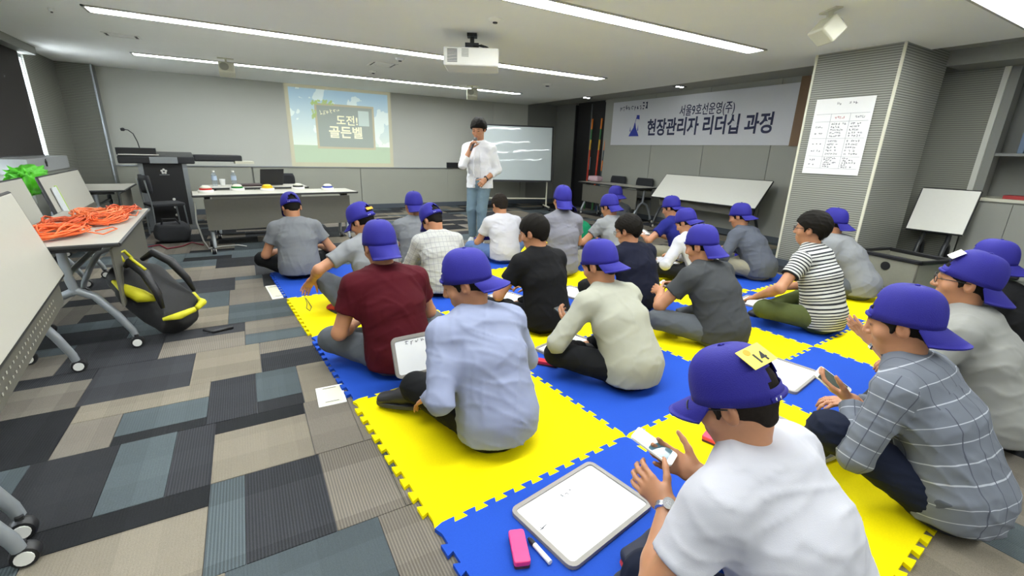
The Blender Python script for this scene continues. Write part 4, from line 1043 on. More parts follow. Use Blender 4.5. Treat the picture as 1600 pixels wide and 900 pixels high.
    # neck opening
    nd = nrm(C7+V3(0, .02, -.01)-nk)
    fs.clip(C7+V3(0, .0, .026)-nd*.028, nrm(-nd*.9+V3(0, .0, .35)))
    Vs, Fs = fs.mesh(1)
    sh = np_mesh('shirt', Vs, Fs, shirt, root)
    # garment coordinates: along and around the limb each vertex belongs to
    L = [np.linalg.norm(chain[i+1]-chain[i]) for i in range(3)]; best = np.full(len(Vs), 1e9); su = np.zeros(len(Vs)); sv = np.zeros(len(Vs))
    def seg(a, b, ra, off, lat, pen=0.0, lat_off=0.0):
        d = b-a; Ln = np.linalg.norm(d); t = ((Vs-a) @ d)/(Ln*Ln); tc = np.clip(t, 0, 1); o_ = Vs-a-tc[:, None]*d; D = np.linalg.norm(o_, axis=1)/ra+pen
        u = nrm(np.asarray(lat, float)-nrm(d)*(np.asarray(lat, float)@nrm(d))); wv = np.cross(nrm(d), u)
        k = D < best; best[k] = D[k]; su[k] = off+(t*Ln)[k]; sv[k] = np.arctan2(o_ @ wv, o_ @ u)[k]*ra+lat_off
    nodes = chain+[C7]; o_ = 0.0; num = np.zeros(len(Vs)); den = np.zeros(len(Vs)); dmin = np.full(len(Vs), 1e9)
    for i in range(4):
        d_ = nodes[i+1]-nodes[i]; Ln = np.linalg.norm(d_); t_ = ((Vs-nodes[i]) @ d_)/(Ln*Ln); t_ = np.clip(t_, -2 if i == 0 else -.15, 2 if i == 3 else 1.15)
        D_ = np.linalg.norm(Vs-nodes[i]-np.clip(t_, 0, 1)[:, None]*d_, axis=1); w1 = np.exp(-(D_/.03)); num += w1*(o_+1+t_*Ln); den += w1+1e-30; dmin = np.minimum(dmin, D_); o_ += Ln
    best[:] = dmin/(.155*w_); su[:] = num/den; sv[:] = Vs[:, 0]*1.15
    back_ = Vs[:, 1] > (chain[1][1]+chain[2][1])/2; sv[back_] = .031-sv[back_]
    for a, b, c, s in segs: seg(a, b, .062*w_, 3, (0, 1, 0), .0); (seg(b, c, .05, 3+.285, (0, 1, 0)) if sleeve > 1 else None)
    for nm, ar in (('su', su), ('sv', sv+5)):
        at_ = sh.data.attributes.new(nm, 'FLOAT', 'POINT'); at_.data.foreach_set('value', ar.astype(np.float32))
    if collar:
        ring = []; u = nrm(np.cross(nd, V3(1, 0, 0))); x_ = nrm(np.cross(u, nd)); c0 = C7+V3(0, .012, -.004)-nd*.012
        mb = MB(); n = 28; rows_ = ((-.006, .066), (-.034, .063), (-.030, .070), (.004, .080), (-.006, .066))
        for k in range(n):
            a = 2*PI*k/n; dr = x_*math.cos(a)+u*math.sin(a)
            for z_, r_ in rows_: mb.v.append(tuple(c0+nd*z_+dr*r_))
        m_ = len(rows_)
        for k in range(n):
            for j in range(m_-1): mb.f.append((k*m_+j, ((k+1) % n)*m_+j, ((k+1) % n)*m_+j+1, k*m_+j+1))
        mb.build('collar', collar, sh, smooth=True)
    if lanyard:
        u = nrm(np.cross(nd, V3(1, 0, 0))); x_ = nrm(np.cross(u, nd)); c0 = C7+V3(0, .012, .004)-nd*.010
        MB().tube([c0+(x_*math.cos(a)+u*math.sin(a))*.066 for a in np.linspace(0, 2*PI, 24, endpoint=False)], .011, 6, closed=True).build('neck_band', lanyard, sh, smooth=True)
    # ---- trousers
    fp = Field(lo, hi, vox)
    if not standing:
        fp.cone(P+V3(-.06, 0, -.01), P+V3(.06, 0, -.01), .112*w_, .112*w_, .03); fp.cone(P+V3(0, -.01, .06), P+V3(0, .0, .0), (.168*w_, .13*w_), (.17*w_, .135*w_), .03, lat=(1, 0, 0))
    else: fp.cone(P+V3(0, 0, .02), P+V3(0, 0, -.08), (.16, .115), (.165, .12), .03, lat=(1, 0, 0))
    for s in (-1, 1):
        j = J[s]; fp.cone(j[0], j[1], .092*w_, .072*w_, .03); fp.cone(j[1], j[2]+(j[1]-j[2])*.12, .070*w_, .056, .025, cut=(j[2]+(j[1]-j[2])*.06, j[2]-j[1]))
    if not standing: fp.clip(V3(0, 0, .001), (0, 0, -1))
    fp.folds(seed+50, fold*.9, .06)
    Vp, Fp = fp.mesh(1); np_mesh('trousers', Vp, Fp, pants, root)
    # ---- shoes
    for s in (-1, 1):
        j = J[s]; dr = nrm(j[3]-j[2]); an = j[2]; up = nrm(an-j[1]) ; fsz = Field(np.minimum(j[2], j[3])-.16, np.maximum(j[2], j[3])+.16, max(.007, bvox*.9))
        flat = V3(0, 0, 1)-dr*dr[2]; flat = nrm(flat) if np.linalg.norm(flat) > .2 else nrm(j[1]-j[2])
        lat = np.cross(dr, flat); heel = an-dr*.035-flat*.012; toe = an+dr*.175-flat*.030
        fsz.cone(heel, an+dr*.06-flat*.008, (.036, .042), (.040, .042), .02, lat=lat); fsz.cone(an+dr*.06-flat*.012, toe, (.042, .038), (.042, .026), .02, lat=lat)
        fsz.clip(an-flat*.055, -flat)
        if not standing: fsz.clip(V3(0, 0, .001), (0, 0, -1))
        Vz, Fz = fsz.mesh(1); so = np_mesh('shoe', Vz, Fz, (shoes or M_SHOE)[0], root)
        c0 = an+dr*.07-flat*.055
        mb = MB(); poly = []
        for k in range(24):
            a = 2*PI*k/24; poly.append((.140*math.cos(a), (.046-.008*math.cos(a)*(math.cos(a) < 0))*math.copysign(abs(math.sin(a))**.8, math.sin(a))))
        mb.prism(poly, -.012, .012, frame_from(dr, np.cross(flat, dr), flat), c0); mb.v = [(x, y_, max(z_, .001)) for x, y_, z_ in mb.v]; mb.build('sole', (shoes or M_SHOE)[1], so, bevel=.004)
    # ---- hair
    if hair:
        fh = Field(hd-.19, hd+.19, .006); e = hairfull
        hl = .0 if cap else .012+e
        F2 = Fr; n1 = HFw*.60-HU*.80; p1 = hq(0, .080, .052 if not cap else .045)
        cut1 = [(p1, n1)] if e < .005 else [(hq(0, .085, .054), HFw*.5-HU*.86)]
        fh.ell(hq(0, -.014, .030), tuple(HS*x for x in (.081+hl*.8, .101+hl, .096+hl)), F2, .01, cut=cut1+[(hq(0, -.05, -.085 if not cap else -.052), -HU+HFw*(0 if not cap else -.25))])
        fh.cone(hq(0, -.060, -.01), hq(0, -.064, -.052), (.056, .036), (.044, .024), .02, lat=HR)
        for s in (-1, 1): fh.cone(hq(s*.074, .012, .03), hq(s*.0745, .022, -.012), .012, .007, .012)
        for s in (-1, 1): fh.ell(hq(s*.086, -.010, -.008), tuple(HS*x for x in (.018, .022, .030)), F2, .006, sub=True)
        fh.folds(seed+9, .0035 if not cap else .0015, .03)
        Vh, Fh = fh.mesh(1); np_mesh('hair', Vh, Fh, hairm or M_HAIR, root)
    # ---- cap
    if cap:
        sg = 1 if cap == 'front' else -1
        cf = HFw*sg; cr_ = HR*sg
        tl = R(cap_tilt-(19 if cap == 'back' else -3))
        Mc = frame_from(cr_, cf, HU) @ Matrix.Rotation(tl, 3, 'X')
        base = .018; a_, b_, c_ = .0895*HS, .1095*HS, .128*HS
        cap_o = MB(); nth, nph = 48, 12; org = Vector(hq(0, -.012, base)); keep = []
        def cp(th, ph):
            rr_ = math.cos(ph)**.62 if ph < PI/2 else 0; seam = 1-.012*abs(math.cos(3*th))**14*(ph < 1.5)
            x, y_, z_ = a_*rr_*math.sin(th)*seam, b_*rr_*math.cos(th)*seam, c_*math.sin(ph)**.95
            z_ += (-.012*(math.cos(th) < 0)*abs(math.cos(th))-.004) if ph == 0 else 0
            return org+Mc @ Vector((x, y_, z_))
        for i in range(nph+1):
            for k in range(nth): cap_o.v.append(tuple(cp(2*PI*k/nth, PI/2*i/nph*.999)))
        for i in range(nph):
            for k in range(nth):
                th = 2*PI*(k+.5)/nth; back = abs((th-PI))
                if i < 5 and back < .50*math.sqrt(max(0, 1-((i+.3)/4.6)**2)) and i > 0: continue
                cap_o.f.append((i*nth+k, i*nth+(k+1) % nth, (i+1)*nth+(k+1) % nth, (i+1)*nth+k))
        co = cap_o.build('cap', M_CAP, root, smooth=True); md = co.modifiers.new('thick', 'SOLIDIFY'); md.thickness = .003; md.offset = 1
        co['label'] = 'royal blue baseball cap worn '+('backwards' if cap == 'back' else 'with its brim forward')
        br = MB(); na, nr = 17, 6
        for side_ in (0, 1):
            for i in range(na):
                al = R(-66+132*i/(na-1))
                for j in range(nr):
                    t_ = j/(nr-1); ex = .084*max(math.cos(al*1.12), 0)**.55
                    x = a_*math.sin(al)*(1-.04*t_*t_); y_ = b_*math.cos(al)*.985+ex*t_; z_ = .002-(brimdrop+(.012 if cap == 'back' else 0))*t_-.016*(math.sin(al))**2*(.4+t_)-side_*.005
                    br.v.append(tuple(org+Mc @ Vector((x, y_, z_))))
        N_ = na*nr
        for i in range(na-1):
            for j in range(nr-1):
                q_ = (i*nr+j, (i+1)*nr+j, (i+1)*nr+j+1, i*nr+j+1); br.f.append(q_[::-1]); br.f.append(tuple(N_+x for x in q_))
        for i in range(na-1): br.f.append((i*nr+nr-1, (i+1)*nr+nr-1, N_+(i+1)*nr+nr-1, N_+i*nr+nr-1))
        br.build('brim', M_CAP, co, smooth=True)
        MB().lathe([(0, -.003), (.009, 0), (.007, .004), (0, .006)], org+Mc @ Vector((0, 0, c_)), 10, Mc).build('button', M_CAP, co, smooth=True)
        st = MB()
        P_ = [org+Mc @ Vector((a_*1.012*math.sin(PI+x), b_*1.012*math.cos(PI+x), -.006)) for x in np.linspace(-.6, .6, 11)]
        st.tube(P_, .007, 6).build('strap', M_CAP, co, smooth=True)
        for x in (.36, .50): 
            d_ = Mc @ Vector((a_*1.05*math.sin(PI+x), b_*1.05*math.cos(PI+x), -.004)); MB().lathe([(0, 0), (.004, 0), (.004, .002), (0, .002)], org+d_, 8, Mc @ Matrix.Rotation(PI/2, 3, 'X')).build('snap', M_WHITEPL, co)
        if tagc:
            dth, dph, cc, txt, wd, hg = tagc
            nn = (Mc @ Vector((math.sin(dth)*math.cos(dph), math.cos(dth)*math.cos(dph), math.sin(dph)))).normalized()
            pp_ = Vector(cp(dth, dph))+nn*.006; ux = Vector((0, 0, 1)).cross(nn); ux = (Mc @ Vector((-math.cos(dth), math.sin(dth), 0))).normalized(); ux = (ux-nn*ux.dot(nn)).normalized(); uy = nn.cross(ux)
            M4 = Matrix.Translation(pp_) @ frame_from(ux, uy, nn).to_4x4()
            tg = MB().box((0, 0, 0), (wd, hg, .0015)).build('paper_tag', cc, co, M=M4); tg['label'] = 'paper tag stuck on the cap'
            if txt:
                text('number', txt, hg*.66, M_INK, co, M4 @ Matrix.Translation((.004, -hg*.16, .0014)), depth=.0005, bold=.0008)
                MB().lathe([(0, 0), (hg*.16, 0), (hg*.16, .0006), (0, .0006)], (-wd*.18, hg*.28, .001), 12).build('tag_star', mat('tag_orange', 'e09a20', .6), co, M=M4)
    if glasses:
        gm = MB()
        for s in (-1, 1):
            c = hq(s*.033, .103, .008)
            gm.tube([c+HR*.025*math.cos(a)+HU*.019*math.sin(a)+HFw*(-.004*math.cos(a)*s) for a in np.linspace(0, 2*PI, 18, endpoint=False)], .0020, 5, closed=True)
            gm.tube([hq(s*.057, .098, .012), hq(s*.080, .03, .012), hq(s*.086, -.012, .008)], .0020, 5)
        gm.tube([hq(-.009, .106, .012), hq(0, .110, .014), hq(.009, .106, .012)], .002, 5)
        gm.build('glasses', M_BLKPL, root, smooth=True)
    if watch:
        s, mm = watch; E_, Hd, a = A[s]; d = nrm(Hd-E_); c = Hd-d*.015; N = nrm(np.cross(d, V3(0, 0, 1))); N2 = np.cross(d, N)
        MB().tube([c+(N*math.cos(x)+N2*math.sin(x))*.031 for x in np.linspace(0, 2*PI, 22, endpoint=False)], .0065, 6, closed=True).tube([c+(N*math.cos(x)+N2*math.sin(x))*.031+d*.008 for x in np.linspace(0, 2*PI, 22, endpoint=False)], .006, 6, closed=True).lathe([(0, 0), (.017, 0), (.017, .008), (0, .008)], c+N2*-.031+d*.004, 14, frame_from(N, d, np.cross(N, d))).build('wrist_watch', mm, root, smooth='auto')
    bpy.context.view_layer.update()
    T = root.matrix_world if False else Matrix.Translation(root.location) @ Matrix.Rotation(R(-h), 4, 'Z')
    return dict(root=root, A=A, T=T, hd=hd, S=S, J=J, RH=RH, C7=C7)
M_SHOE = (mat('shoe_black', '1d1d20', .6), mat('sole_grey', '55565a', .7))
# ------------------------------------------------------------------ the people
C_GREY = cloth('tee_grey', (116, 119, 123)); C_GREY2 = cloth('tee_light_grey', (126, 128, 130)); C_HEATH = cloth('tee_heather', (117, 117, 126)); C_SLATE = cloth('sweat_slate', (80, 84, 94))
C_MAR = cloth('polo_maroon', (72, 10, 22)); C_BLK = cloth('cotton_black', (16, 16, 18)); C_NAVY = cloth('cotton_navy', (17, 20, 38)); C_LBL = cloth('oxford_light_blue', (136, 143, 168)); C_WHT = cloth('cotton_white', (184, 184, 191))
C_CREAM = cloth('knit_cream', (156, 156, 142)); C_DKG = cloth('tee_dark_grey', (60, 62, 64)); C_ROY = cloth('polo_royal', (30, 34, 108)); C_GRN = cloth('tee_green', (14, 120, 80)); C_KHA = cloth('chino_khaki', (132, 128, 112)); C_OLV = cloth('trouser_olive', (78, 86, 48))
C_JEAN = cloth('denim_blue', (88, 112, 155)); C_DJEAN = cloth('denim_dark', (22, 28, 46)); C_GPANT = cloth('trouser_grey', (86, 90, 95)); C_BPANT = cloth('trouser_black', (19, 20, 22)); C_SBL = cloth('trouser_steel', (104, 124, 136)); C_SHIRTG = cloth('shirt_grey', (142, 142, 138))
C_JKT = cloth('jacket_white', (216, 216, 219))
P_STR = pattern_cloth('tee_striped', 'bcbcb8', '2a2c31', pu=.0235, pv=0, wu=.42)
P_CHK = pattern_cloth('shirt_window_check', 'a9a9a4', '8f8f92', pu=.042, pv=.042, wu=.10, wv=.10)
P_PLD = pattern_cloth('shirt_plaid', '6b7079', 'a9aeb6', '4f545e', pu=.062, pv=.062, wu=.06, wv=.06)
M_STEEL = mat('watch_steel', 'c8c9cc', .25, metal=.9)
SNK = (mat('sneaker_navy', '23283c', .7), mat('sole_white', 'dcdcd8', .6)); SNR = (mat('sneaker_red', 'b22438', .7), mat('sole_navy', '20263a', .7)); SHG = (mat('shoe_pale', 'b9bbb8', .6), mat('sole_white', 'dcdcd8', .6))
def arm(hand, pole=None, **k):
    d = dict(hand=hand, **k)
    if pole: d['pole'] = pole
    return d
PP = {}
PP['greyL'] = person('person in grey tee and black trousers with cap brim forward, near the buzzer table', (-.05, 3.72), 2, (-.01, .17, .68), 38, 12, cap='front', cap_tilt=4, shirt=C_GREY, pants=C_BPANT, seed=3, arms={1: arm((.24, .30, .24), (.6, -.4, -.7)), -1: arm((-.16, .30, .22), (-.6, -.4, -.7))}, build=1.03)
PP['lean'] = person('person in grey tee leaning left, orange tag on cap, behind the maroon shirt', (.42, 2.36), -14, (-.02, .20, .71), 30, 30, cap='front', shirt=C_GREY2, pants=C_GPANT, seed=4, bvox=.007, sleeve=.62,
    arms={-1: arm((-.40, .34, .26), (-.7, -.2, -.2), D=(-.4, .55, -.75), N=(-.3, -.7, -.5), curl=24), 1: arm((.12, .36, .25))}, legs={-1: [(-.09, .02, .11), (-.30, .40, .22), (-.28, .12, .07), (-.30, .30, .04)], 1: [(.09, .0, .11), (.33, .27, .15), (.02, .40, .07), (-.14, .44, .05)]},
    shoes=SNR, tagc=(PI+.10, .30, mat('tag_orange', 'e09a20', .6), None, .075, .022))
PP['maroon'] = person('person in maroon polo shirt and backward blue cap seated on blue mat', (.25, 1.27), -2, (-.04, .13, .735), 22, 6, cap='back', brimdrop=.05, shirt=C_MAR, pants=C_GPANT, seed=5, bvox=.007, vox=.008, build=1.06,
    arms={-1: arm((-.17, .27, .24), (-.6, -.45, -.6)), 1: arm((.12, .34, .24))}, collar=C_MAR, hemz=.05)
PP['grey2'] = person('person in grey tee with backward cap, seated facing the projection', (1.10, 3.42), 8, (0, .12, .70), 18, 8, cap='back', shirt=C_GREY, pants=C_BPANT, seed=6, brimdrop=.04)
PP['check'] = person('person in white window-check shirt with cap brim forward', (1.05, 2.56), 4, (-.03, .20, .66), 42, 26, cap='front', shirt=P_CHK, pants=C_BPANT, seed=7, sleeve=1.9, collar=P_CHK)
PP['lblue'] = person('person in light blue shirt with one knee out, backward cap, on yellow mat', (.44, .37), -4, (-.04, .21, .712), 24, 52, cap='back', brimdrop=.02, shirt=C_LBL, pants=C_BPANT, collar=C_LBL, seed=8, vox=.008, bvox=.0055, sleeve=1.78, build=1.04, hemz=.065,
    arms={-1: arm((-.24, .20, .19), (-.25, -.9, .1), D=(-.1, .75, -.6), N=(.3, -.5, -.8), curl=16), 1: arm((.14, .36, .24))},
    legs={-1: [(-.09, .03, .11), (-.23, .38, .15), (.02, .46, .07), (.16, .50, .05)], 1: [(.09, .0, .11), (.28, .32, .17), (-.24, .40, .10), (-.37, .54, .085)]}, shoes=(mat('shoe_black', '1d1d20', .6), mat('sole_dark', '2c2d30', .7)))
PP['polo'] = person('person in white polo and jeans without a cap, beside the presenter', (2.20, 3.45), 6, (0, .16, .66), 32, 6, cap=None, hairm=M_HAIR2, shirt=C_WHT, pants=C_JEAN, seed=9, collar=C_WHT)
PP['black'] = person('person in black tee with cropped black hair and no cap', (1.41, 1.40), -4, (-.01, .16, .715), 20, 24, cap=None, shirt=C_BLK, pants=C_BPANT, seed=10, bvox=.007, build=1.0, arms={-1: arm((-.16, .36, .26), (-.7, -.35, -.5)), 1: arm((.12, .34, .24))})
PP['greyS'] = person('person in heather grey tee, head upright, cap worn backward, beside the green shirt', (2.47, 2.64), 18, (0, .10, .81), 8, 4, cap='back', shirt=C_HEATH, pants=C_KHA, seed=11, brimdrop=.05, build=.95)
PP['green'] = person('person in bright green tee mostly hidden by the heather grey tee', (3.25, 3.24), 25, (-.18, .20, .53), 60, 10, cap='back', shirt=C_GRN, pants=C_BPANT, seed=12, vox=.012)
PP['g10'] = person('person in grey tee and backward cap behind the navy tee', (3.30, 2.66), 2, (0, .21, .69), 26, 12, cap='back', shirt=C_GREY2, pants=C_GPANT, seed=13, arms={-1: arm((-.22, .38, .22), (-.8, -.1, -.5)), 1: arm((.1, .36, .22))}, brimdrop=.045)
PP['dark'] = person('person in dark grey tee and backward cap by the banner wall table', (4.55, 3.92), 0, (0, .20, .68), 22, 14, cap='back', shirt=C_DKG, pants=C_BPANT, seed=14, vox=.011, brimdrop=.04)
PP['navy'] = person('person in navy tee with glasses and black hair, no cap', (2.42, 1.46), 2, (0, .18, .655), 20, 22, cap=None, hairfull=.006, glasses=True, shirt=C_NAVY, pants=C_BPANT, seed=15, bvox=.007, build=1.08, arms={-1: arm((-.16, .36, .22)), 1: arm((.1, .36, .22))})
PP['cream'] = person('person in cream long sleeve top and black trousers holding a phone', (1.385, .475), -2, (-.02, .30, .65), 27, 14, cap='back', brimdrop=.02, shirt=C_CREAM, pants=C_BPANT, seed=16, vox=.008, bvox=.0055, sleeve=1.30, bulge=.06,
    arms={-1: arm((-.17, .37, .27), (-.9, -.35, -.5), D=(.1, .85, .25), N=(.75, .1, .65), curl=34), 1: arm((.10, .40, .27), (.9, -.3, -.5), D=(-.4, .85, .1), N=(-.5, -.2, .8), curl=32)})
PP['royal'] = person('person in royal blue polo holding a small whiteboard, cap worn backward', (4.26, 2.50), -4, (0, .25, .66), 24, 12, cap='back', brimdrop=.005, shirt=C_ROY, pants=C_KHA, seed=17, glasses=True, arms={-1: arm((-.22, .44, .28), (-.8, -.2, -.5), N=(0, 0, 1), curl=20), 1: arm((.12, .42, .26))})
PP['white15'] = person('person in white long sleeve shirt and backward cap writing on a board', (3.60, 1.67), 0, (0, .31, .615), 34, 10, cap='back', brimdrop=.02, shirt=C_WHT, pants=C_BPANT, seed=18, sleeve=1.9, collar=C_WHT, arms={-1: arm((-.20, .42, .20)), 1: arm((.08, .44, .22))})
PP['char'] = person('person in charcoal tee with red neckband and backward cap', (2.39, .605), 0, (-.02, .24, .675), 22, 14, cap='back', brimdrop=.06, shirt=C_DKG, pants=C_GPANT, seed=19, vox=.008, bvox=.006, lanyard=mat('neckband_red', 'b01f3a', .8), build=1.06,
    arms={-1: arm((-.14, .44, .29), (-.9, -.3, -.6), D=(.2, .95, .0), N=(.8, .1, -.5), curl=34), 1: arm((.08, .44, .31), (.9, -.3, -.5), D=(-.4, .9, 0), N=(-.6, 0, -.6), curl=34)})
PP['slate'] = person('person in slate long sleeve top and khaki trousers near the ribbed column', (4.44, 1.60), -4, (0, .31, .655), 22, 10, cap='back', brimdrop=.02, shirt=C_SLATE, pants=C_KHA, seed=20, sleeve=1.9, build=1.05, arms={-1: arm((-.2, .40, .26)), 1: arm((.12, .4, .26))})
PP['strip'] = person('person in black and white striped tee and olive trousers', (3.37, .42), -4, (0, .19, .775), 4, 8, cap=None, hairfull=.006, glasses=True, shirt=P_STR, pants=C_OLV, seed=21, vox=.008, bvox=.006, fold=.003,
    arms={-1: arm((-.29, .36, .22), (-.8, -.3, -.4), D=(.1, .8, -.4), N=(.2, -.3, -.9), curl=24), 1: arm((.12, .36, .24))})
PP['g19'] = person('person in light grey tee and backward cap behind the striped tee', (4.68, .72), -6, (0, .33, .69), 14, 10, cap='back', brimdrop=.035, shirt=C_GREY2, pants=C_GPANT, seed=22, build=1.05)
PP['raised'] = person('person in pale grey shirt with glasses raising a hand, bright tag on cap', (2.58, -.745), -8, (-.01, .22, .745), 2, 10, cap='back', brimdrop=.035, shirt=C_SHIRTG, pants=C_BPANT, collar=C_SHIRTG, seed=23, vox=.008, bvox=.0055, sleeve=.72, glasses=True, build=1.05,
    arms={-1: arm((-.20, .46, .385), (-.5, -.3, -1.0), D=(-.1, .80, .55), N=(.75, -.1, .45), curl=8, thumb=.2), 1: arm((.08, .36, .24))}, watch=(-1, M_STEEL), tagc=(PI-.25, .62, mat('tag_white', 'ffffff', .5), None, .075, .055))
PP['plaid'] = person('person in grey plaid shirt and dark jeans holding a white phone', (1.72, -.85), -4, (-.01, .26, .695), 17, 10, cap='back', brimdrop=.03, shirt=P_PLD, pants=C_DJEAN, collar=P_PLD, seed=24, vox=.0075, bvox=.0055, sleeve=1.92, hairfull=.0,
    arms={-1: arm((-.10, .32, .36), (-.8, -.35, -.8), D=(-.15, .9, .25), N=(.55, -.2, .75), curl=30), 1: arm((.10, .36, .26))}, legs={-1: [(-.09, .02, .11), (-.24, .33, .27), (-.17, .42, .07), (-.22, .55, .04)], 1: [(.09, .0, .11), (.33, .27, .15), (.02, .40, .07), (-.14, .44, .05)]}, shoes=SNK)
PP['w14'] = person('person in white tee with number tag on cap using a phone, at the mat edge', (.70, -.865), -6, (-.02, .27, .655), 30, 14, cap='front', cap_tilt=2, brimdrop=.03, shirt=C_WHT, pants=C_DJEAN, seed=25, vox=.0075, bvox=.005, sleeve=.62, glasses=True, hairm=M_HAIR2, build=1.13, watch=(-1, M_STEEL), shoes=(mat('sneaker_dark', (34, 38, 56), .7), mat('sole_red', (170, 34, 54), .7)),
    arms={-1: arm((-.16, .33, .33), (-.8, -.5, -.4), D=(-.05, .95, .25), N=(.80, .1, -.4), curl=30), 1: arm((.0, .34, .36), (.9, -.2, -.4), D=(-.45, .8, .2), N=(-.6, -.1, .6), curl=26, thumb=.1)}, tagc=(PI+.42, .82, mat('tag_yellow', 'f2d75a', .6), '14', .085, .062),
    legs={-1: [(-.09, .0, .11), (-.24, .30, .13), (-.19, .37, .055), (-.32, .37, .05)], 1: [(.09, .0, .11), (.33, .27, .15), (.02, .40, .07), (-.14, .44, .05)]})
PP['blk23'] = person('person in black top and backward cap behind the raised hand', (3.66, -.60), -6, (0, .25, .69), 14, 6, cap='back', brimdrop=.03, shirt=C_BLK, pants=C_BPANT, seed=26, sleeve=1.9, build=1.15)
# presenter
PP['pres'] = person('person standing in white jacket and steel blue trousers, speaking into a microphone', (2.44, 4.62), 222, (0, .07, 1.585), 22, -6, cap=None, hairfull=.014, shirt=C_JKT, pants=C_SBL, seed=27, sleeve=1.55, standing=True, vox=.008, bvox=.006, jacket=cloth('shirt_print_grey', 'cfcfd0'), bulge=-.01, collar=C_JKT, shoes=SHG, watch=(-1, M_BLKPL), fold=.004,
    arms={1: arm((.07, .21, 1.335), (.6, -.2, -.9), D=(-.35, .25, .85), N=(-.8, .5, .1), curl=58), -1: arm((-.13, .17, .94), (-.7, -.7, -.2), D=(.45, .5, -.6), N=(.5, -.6, -.4), curl=55)},
    legs={1: [(.09, .0, .90), (.10, .06, .50), (.10, .0, .09), (.12, .14, .035)], -1: [(-.08, .0, .90), (-.06, .10, .50), (-.05, .10, .09), (-.06, .24, .035)]})

# ------------------------------------------------------------------ hand-held and floor things
def hand_point(k, s, along=.07, out=.02):
    E_, Hd, a = PP[k]['A'][s]; D = nrm(np.asarray(a.get('D', nrm(Hd-E_)), float)); N = nrm(np.asarray(a.get('N', (0, 0, -1)), float)); N = nrm(N-D*(N@D))
    T3 = PP[k]['T'].to_3x3(); return PP[k]['T'] @ Vector(Hd+D*along+N*out), T3 @ Vector(D), T3 @ Vector(N)
def phone(label, c, yv, zv, body, scr, d=(.07, .14)):
    yv = Vector(yv).normalized(); zv = Vector(zv); zv = (zv-yv*zv.dot(yv)).normalized(); xv = yv.cross(zv)
    t = empty('smartphone', c, 0, label, 'phone'); t.matrix_world = Matrix.Translation(c) @ frame_from(xv, yv, zv).to_4x4()
    MB().prism(rrect(d[0], d[1], .010), -.004, .004).build('phone_body', body, t, bevel=.0015)
    MB().box((0, 0, .0042), (d[0]*.90, d[1]*.74, .0008)).build('phone_screen', scr, t)
    MB().lathe([(0, 0), (.005, 0), (.005, .0008), (0, .0008)], (0, -d[1]*.44, .004), 10).build('home_button', M_WHITEPL, t)
    return t
M_SCR = mat('phone_screen', '45606a', .15, emit='45606a', es=.3); M_SCRD = mat('phone_screen_dark', '4a5550', .12)
c, D, N = hand_point('w14', 1, .10, .028); phone('white smartphone in the hands of the white tee wearer', c+Vector((-.02, .04, .02)), (-.35, .80, .30), (.25, -.55, .80), M_WHITEPL, M_SCR)
c, D, N = hand_point('plaid', -1, .09, .024); phone('white smartphone held by the plaid shirt wearer', c, (-.25, .8, .45), (-.25, -.55, .8), M_WHITEPL, M_SCRD)
c, D, N = hand_point('cream', -1, .09, .022); phone('dark smartphone held by the cream top wearer', c, (-.3, .8, .4), (.3, -.6, .7), M_BLKPL, M_SCR)
c, D, N = hand_point('char', 1, .09, .02); phone('white smartphone held by the charcoal tee wearer', c, (-.3, .85, .3), (0, -.5, .8), M_WHITEPL, M_SCRD)
c, D, N = hand_point('pres', 1, .07, .022)
t = empty('microphone', c, 0, 'black handheld microphone held by the standing presenter', 'microphone')
mdir = (PP['pres']['T'] @ Vector(PP['pres']['hd']+PP['pres']['RH'][:, 1]*.115-PP['pres']['RH'][:, 2]*.06)-c).normalized()
mr = mdir.to_track_quat('Z', 'Y').to_matrix()
MB().lathe([(0, -.10), (.013, -.10), (.016, .06), (.019, .07), (0, .07)], n=14, M=mr).build('microphone_handle', M_BLKPL, t, smooth='auto')
MB().lathe([(0, .068), (.020, .07), (.026, .09), (.022, .11), (0, .122)], n=14, M=mr).build('microphone_grille', mat('mic_mesh', '6b6c6e', .4, metal=.6), t, smooth=True)

M_BFR = mat('board_frame_grey', '8f8a84', .45); M_BWHITE = mat('hand_board_white', 'eceded', .25, var=.01)
M_PENC = mat('marker_grey', (70, 72, 80), .7)
def hand_board(label, quad=None, z=.030, center=None, M4=None, w=.42, d=.30, writing=None, seed=0, mat_ink=None):
    if quad is not None:
        P = [at(*p, z) for p in quad]; c = sum(P)/len(P); u = (P[1]-P[0])+(P[2]-P[3]); u /= np.linalg.norm(u)
        w = (np.linalg.norm(P[1]-P[0])+np.linalg.norm(P[2]-P[3]))/2; d = (np.linalg.norm(P[2]-P[1])+np.linalg.norm(P[3]-P[0]))/2
        vv = np.cross((0, 0, 1), u); M4 = Matrix.Translation((c[0], c[1], .019)) @ frame_from(u, vv, (0, 0, 1)).to_4x4()
    t = empty('hand_whiteboard', (0, 0, 0), 0, label, 'whiteboard', 'small whiteboards on the mats'); t.matrix_world = M4
    o_ = rrect(w, d, .03); i_ = rrect(w-.034, d-.034, .016); mb = MB(); n = len(o_)
    for z_, pr in ((0, o_), (.016, o_), (.016, i_), (.009, i_)): mb.v += [(x, y_, z_) for x, y_ in pr]
    for k in range(3): mb.f += [(k*n+i, k*n+(i+1) % n, (k+1)*n+(i+1) % n, (k+1)*n+i) for i in range(n)]
    mb.f.append(tuple(reversed(range(n))))
    mb.build('board_frame', M_BFR, t, smooth='auto'); MB().prism(i_, .004, .010).build('board_surface', M_BWHITE, t)
    if writing:
        for n_, x_, y_, sz, rz in writing: scrawl(t, Matrix.Translation((x_*w, y_*d, .0106)) @ Matrix.Rotation(rz, 4, 'Z'), n_*sz*1.1, sz, n_, M_PENC, seed=n_+int(1000*sz))
    return t
